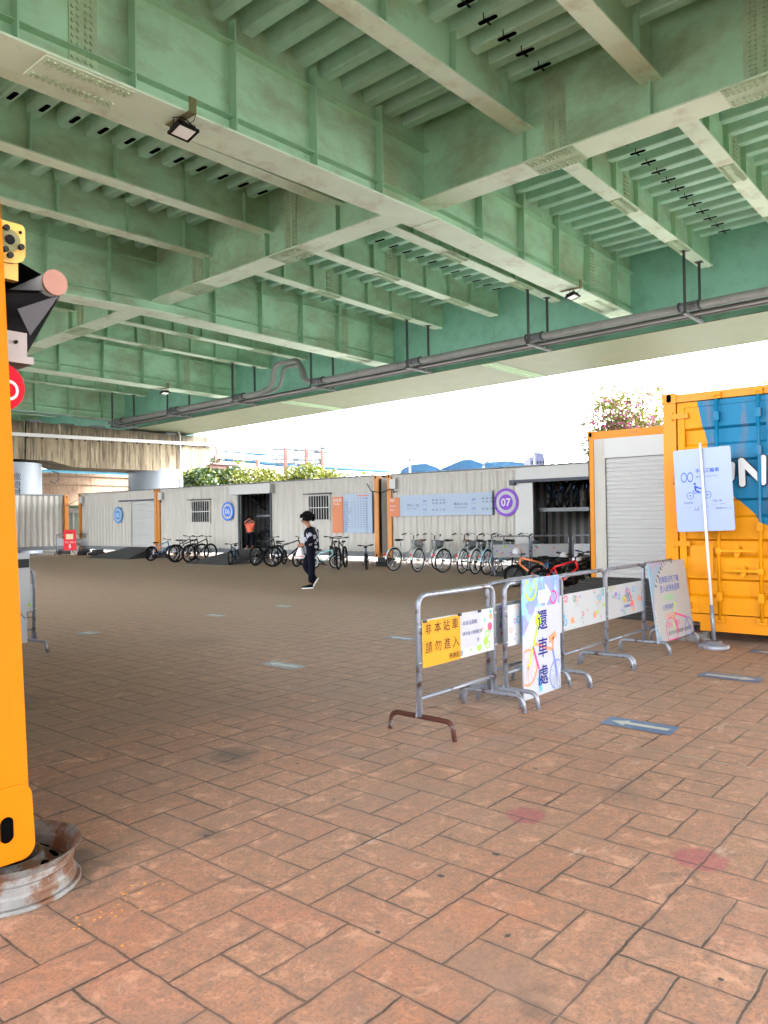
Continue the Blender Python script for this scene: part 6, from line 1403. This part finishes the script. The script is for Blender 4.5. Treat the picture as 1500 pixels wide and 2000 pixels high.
# ---- poles, lamps, wires
UT = paint('reddish utility pole', (.13, .05, .04), .8, var=.15); WT = flat('pale insulator', (.16, .16, .18)); STL = flat('pale galvanised steel', (.11, .12, .14))
ub = math.atan2(-.77, .64)
for i, (px_0, py_0, lb) in enumerate(((557, 850, 'tallest reddish utility pole, leftmost of the three with crossarms'), (598, 852, 'middle reddish utility pole sharing crossarms with the leftmost one'), (629, 852, 'right reddish utility pole beside a curved lamp'))):
    top = at(px_0, py_0, 62); t = thing('utility_pole', lb, 'utility pole', (top.x, top.y, 0), 'utility poles beyond the containers')
    mb = MB(); mb.tube([(top.x, top.y, 0), (top.x, top.y, top.z-1.1)], [.22, .18], UT, 10); mb.part('pole', t)
    mb = MB()
    for s_ in (-.09, .09): mb.tube([(top.x+s_*.64, top.y-s_*.77, top.z-1.2), (top.x+s_*.64, top.y-s_*.77, top.z)], .08, WT, 6)
    mb.part('top_bracket', t)
    for z_, w_ in ((1.15, 1.0), (1.9, 1.1), (2.25, .8)) if i < 2 else ((1.3, .7), (2.2, .6), (3.5, .5)):
        mb = MB(); a = Vector((top.x-.64*w_, top.y+.77*w_, top.z-z_)); b = Vector((top.x+.64*w_, top.y-.77*w_, top.z-z_)); mb.tube([a, b], .09, STL, 6)
        for q_ in (.05, .3, .7, .95): c_ = a.lerp(b, q_); mb.tube([c_, c_+Z_*.25], .07, WT, 6)
        mb.part('crossarm', t)
    if i == 0:
        mb = MB(); mb.box(top.x-.1, top.x+.9, top.y-1.0, top.y+.2, top.z-2.6, top.z-2.5, STL); mb.tube([(top.x, top.y, top.z-1.2), (top.x+.6, top.y-.75, top.z-2.4)], .03, STL, 5); mb.part('platform', t)
top = at(503, 899, 58); t = thing('utility_pole', 'short pinkish post with a small cross top in front of the trees', 'utility pole', (top.x, top.y, 0), 'utility poles beyond the containers'); mb = MB(); mb.tube([(top.x, top.y, 0), top], [.17, .14], UT, 10); mb.part('pole', t); mb = MB(); mb.tube([top+Vector((-.3, .3, 0)), top+Vector((.25, -.3, .05))], .04, UT, 6); mb.part('crossarm', t)
for i, (a, b, r_) in enumerate((((428, 897), (760, 921), .14), ((420, 880), (640, 893), .07), ((500, 905), (700, 918), .10), ((428, 884), (560, 889), .05))):
    mb = MB(); A_, B_ = at(*a, 64), at(*b, 66); mb.tube([A_, A_.lerp(B_, .5)-Z_*.1, B_], r_, flat('pale blue cable duct', (.03, .09, .15)), 6); tag(mb.build('overhead_cable', loc=A_), ('thickest pale blue overhead duct crossing behind the trees', 'thin cable from the platform to the tall poles, highest of the wires', 'pale blue duct just above the thickest one, right part', 'thin wire above the bushes, short and nearly level')[i], 'cable', 'cables beyond the containers')
def lamp(px_0, py_b, arms, d, lb, r_=.06):
    base = at(px_0, py_b, d); t = thing('street_lamp', lb, 'street lamp', (base.x, base.y, 0), 'street lamps beyond the containers')
    j = at(px_0, arms[0][0][1], d); mb = MB(); mb.tube([(base.x, base.y, 0), j], [r_*1.9, r_*1.5], STL, 8); mb.part('pole', t)
    for path in arms:
        mb = MB(); mb.tube([at(x, y, d) for x, y in path], r_*1.2, STL, 6); am = mb.part('arm', t)
        e = at(*path[-1], d); e2 = at(*path[-2], d); D_ = (e-e2).normalized(); mb = MB(); mb.tube([e-D_*.1, e+D_*.45], [r_*1.0, r_*1.5], STL, 8); mb.part('lamp_head', am)
lamp(800, 930, [[(800, 900), (796, 893), (787, 889), (777, 886)], [(800, 900), (803, 893), (813, 887), (828, 882)]], 60, 'double armed street lamp rising behind the 07 container')
lamp(655, 935, [[(655, 892), (652, 882), (644, 877), (636, 876)]], 60, 'single curved street lamp beside the right utility pole')
lamp(944, 935, [[(944, 910), (947, 904), (957, 899), (972, 896)]], 60, 'street lamp in front of the mountains')
top = at(1043, 884, 90); t = thing('light_mast', 'high mast floodlight in front of the distant block', 'light mast', (top.x, top.y, 0)); mb = MB(); mb.tube([(top.x, top.y, 0), top], [.15, .1], STL, 8); mb.part('mast', t)
mb = MB(); 
for i in range(5): u = (i-2)*.35; mb.box(top.x+u*.6-.12, top.x+u*.6+.12, top.y-u*.7-.12, top.y-u*.7+.12, top.z-.15, top.z+.1, STL)
mb.part('lamp_ring', t)
# far block
a = at(1035, 893, 320); b = at(1064, 893, 320); t = thing('far_building', 'pale violet block of flats far away, right of the mountains', 'building', (a.x, a.y, 0)); u = (b-a); u.z = 0; u.normalize(); v = Vector((-u.y, u.x, 0)); L = (b-a).length
if v.x < 0: v = -v
mb = MB(); FB = flat('violet grey wall', (.05, .05, .09)); P0 = Vector((a.x, a.y, 0)); mb.hexa([P0, P0+u*L, P0+u*L+v*14, P0+v*14, P0+Z_*a.z, P0+u*L+Z_*a.z, P0+u*L+v*14+Z_*a.z, P0+v*14+Z_*a.z], FB); mb.hexa([P0+u*L*.45+v*2+Z_*a.z, P0+u*L+v*2+Z_*a.z, P0+u*L+v*10+Z_*a.z, P0+u*L*.45+v*10+Z_*a.z, P0+u*L*.45+v*2+Z_*(a.z+1.6), P0+u*L+v*2+Z_*(a.z+1.6), P0+u*L+v*10+Z_*(a.z+1.6), P0+u*L*.45+v*10+Z_*(a.z+1.6)], FB); mb.part('wall', t)
mb = MB()
for i in range(5):
    for j in range(5): q_ = P0+u*L*(.08+.19*i)-v*.06+Z_*(a.z-1.6-2.4*j); mb.poly([q_, q_+u*.7, q_+u*.7-Z_*1.1, q_-Z_*1.1], .05, -v, DGLASS)
mb.part('window_grille', t)
# mountains
MG = paint('haze-blue hillside', (.002, .012, .028), .95, var=.3, scale=.02, spec=0)  # blue of the distant haze painted into the hill colour, besides the haze volume
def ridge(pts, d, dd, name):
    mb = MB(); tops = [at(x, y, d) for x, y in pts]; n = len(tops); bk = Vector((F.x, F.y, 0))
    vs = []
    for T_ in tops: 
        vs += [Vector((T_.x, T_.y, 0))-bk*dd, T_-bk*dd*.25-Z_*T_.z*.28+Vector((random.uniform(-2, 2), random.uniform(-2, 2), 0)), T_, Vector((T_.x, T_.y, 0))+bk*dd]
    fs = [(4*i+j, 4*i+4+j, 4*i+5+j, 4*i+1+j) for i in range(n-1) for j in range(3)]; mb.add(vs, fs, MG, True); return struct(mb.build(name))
def rough(pts, amp, seed):
    rg = random.Random(seed); out = []
    for (a, b), (c_, e) in zip(pts, pts[1:]):
        m_ = max(2, int(abs(c_-a)/4))
        for i in range(m_): t_ = i/m_; out.append((a+(c_-a)*t_, b+(e-b)*t_+rg.uniform(-amp, amp)))
    return out+[pts[-1]]
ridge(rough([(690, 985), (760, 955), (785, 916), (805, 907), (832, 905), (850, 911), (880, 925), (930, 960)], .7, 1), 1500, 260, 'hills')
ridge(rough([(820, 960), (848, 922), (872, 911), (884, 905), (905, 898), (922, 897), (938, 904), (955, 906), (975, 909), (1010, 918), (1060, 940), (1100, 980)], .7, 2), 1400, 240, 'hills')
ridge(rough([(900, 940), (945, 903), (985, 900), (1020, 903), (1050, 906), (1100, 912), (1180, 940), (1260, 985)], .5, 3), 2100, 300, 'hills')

# thin air between the yard and the hills
hz = MB(); hz.box(-2600, 2900, -2600, 2900, -1.0, 420, paint('haze', (1, 1, 1)))
ho = hz.build('haze'); ho['kind'] = 'stuff'; hm = bpy.data.materials.new('haze air'); hm.use_nodes = True; ht = hm.node_tree; ht.nodes.clear()
pv = ht.nodes.new('ShaderNodeVolumePrincipled'); pv.inputs['Density'].default_value = 2.2e-5; pv.inputs['Color'].default_value = (.45, .72, 1, 1); mo = ht.nodes.new('ShaderNodeOutputMaterial'); ht.links.new(pv.outputs[0], mo.inputs['Volume'])
ho.data.materials.clear(); ho.data.materials.append(hm)
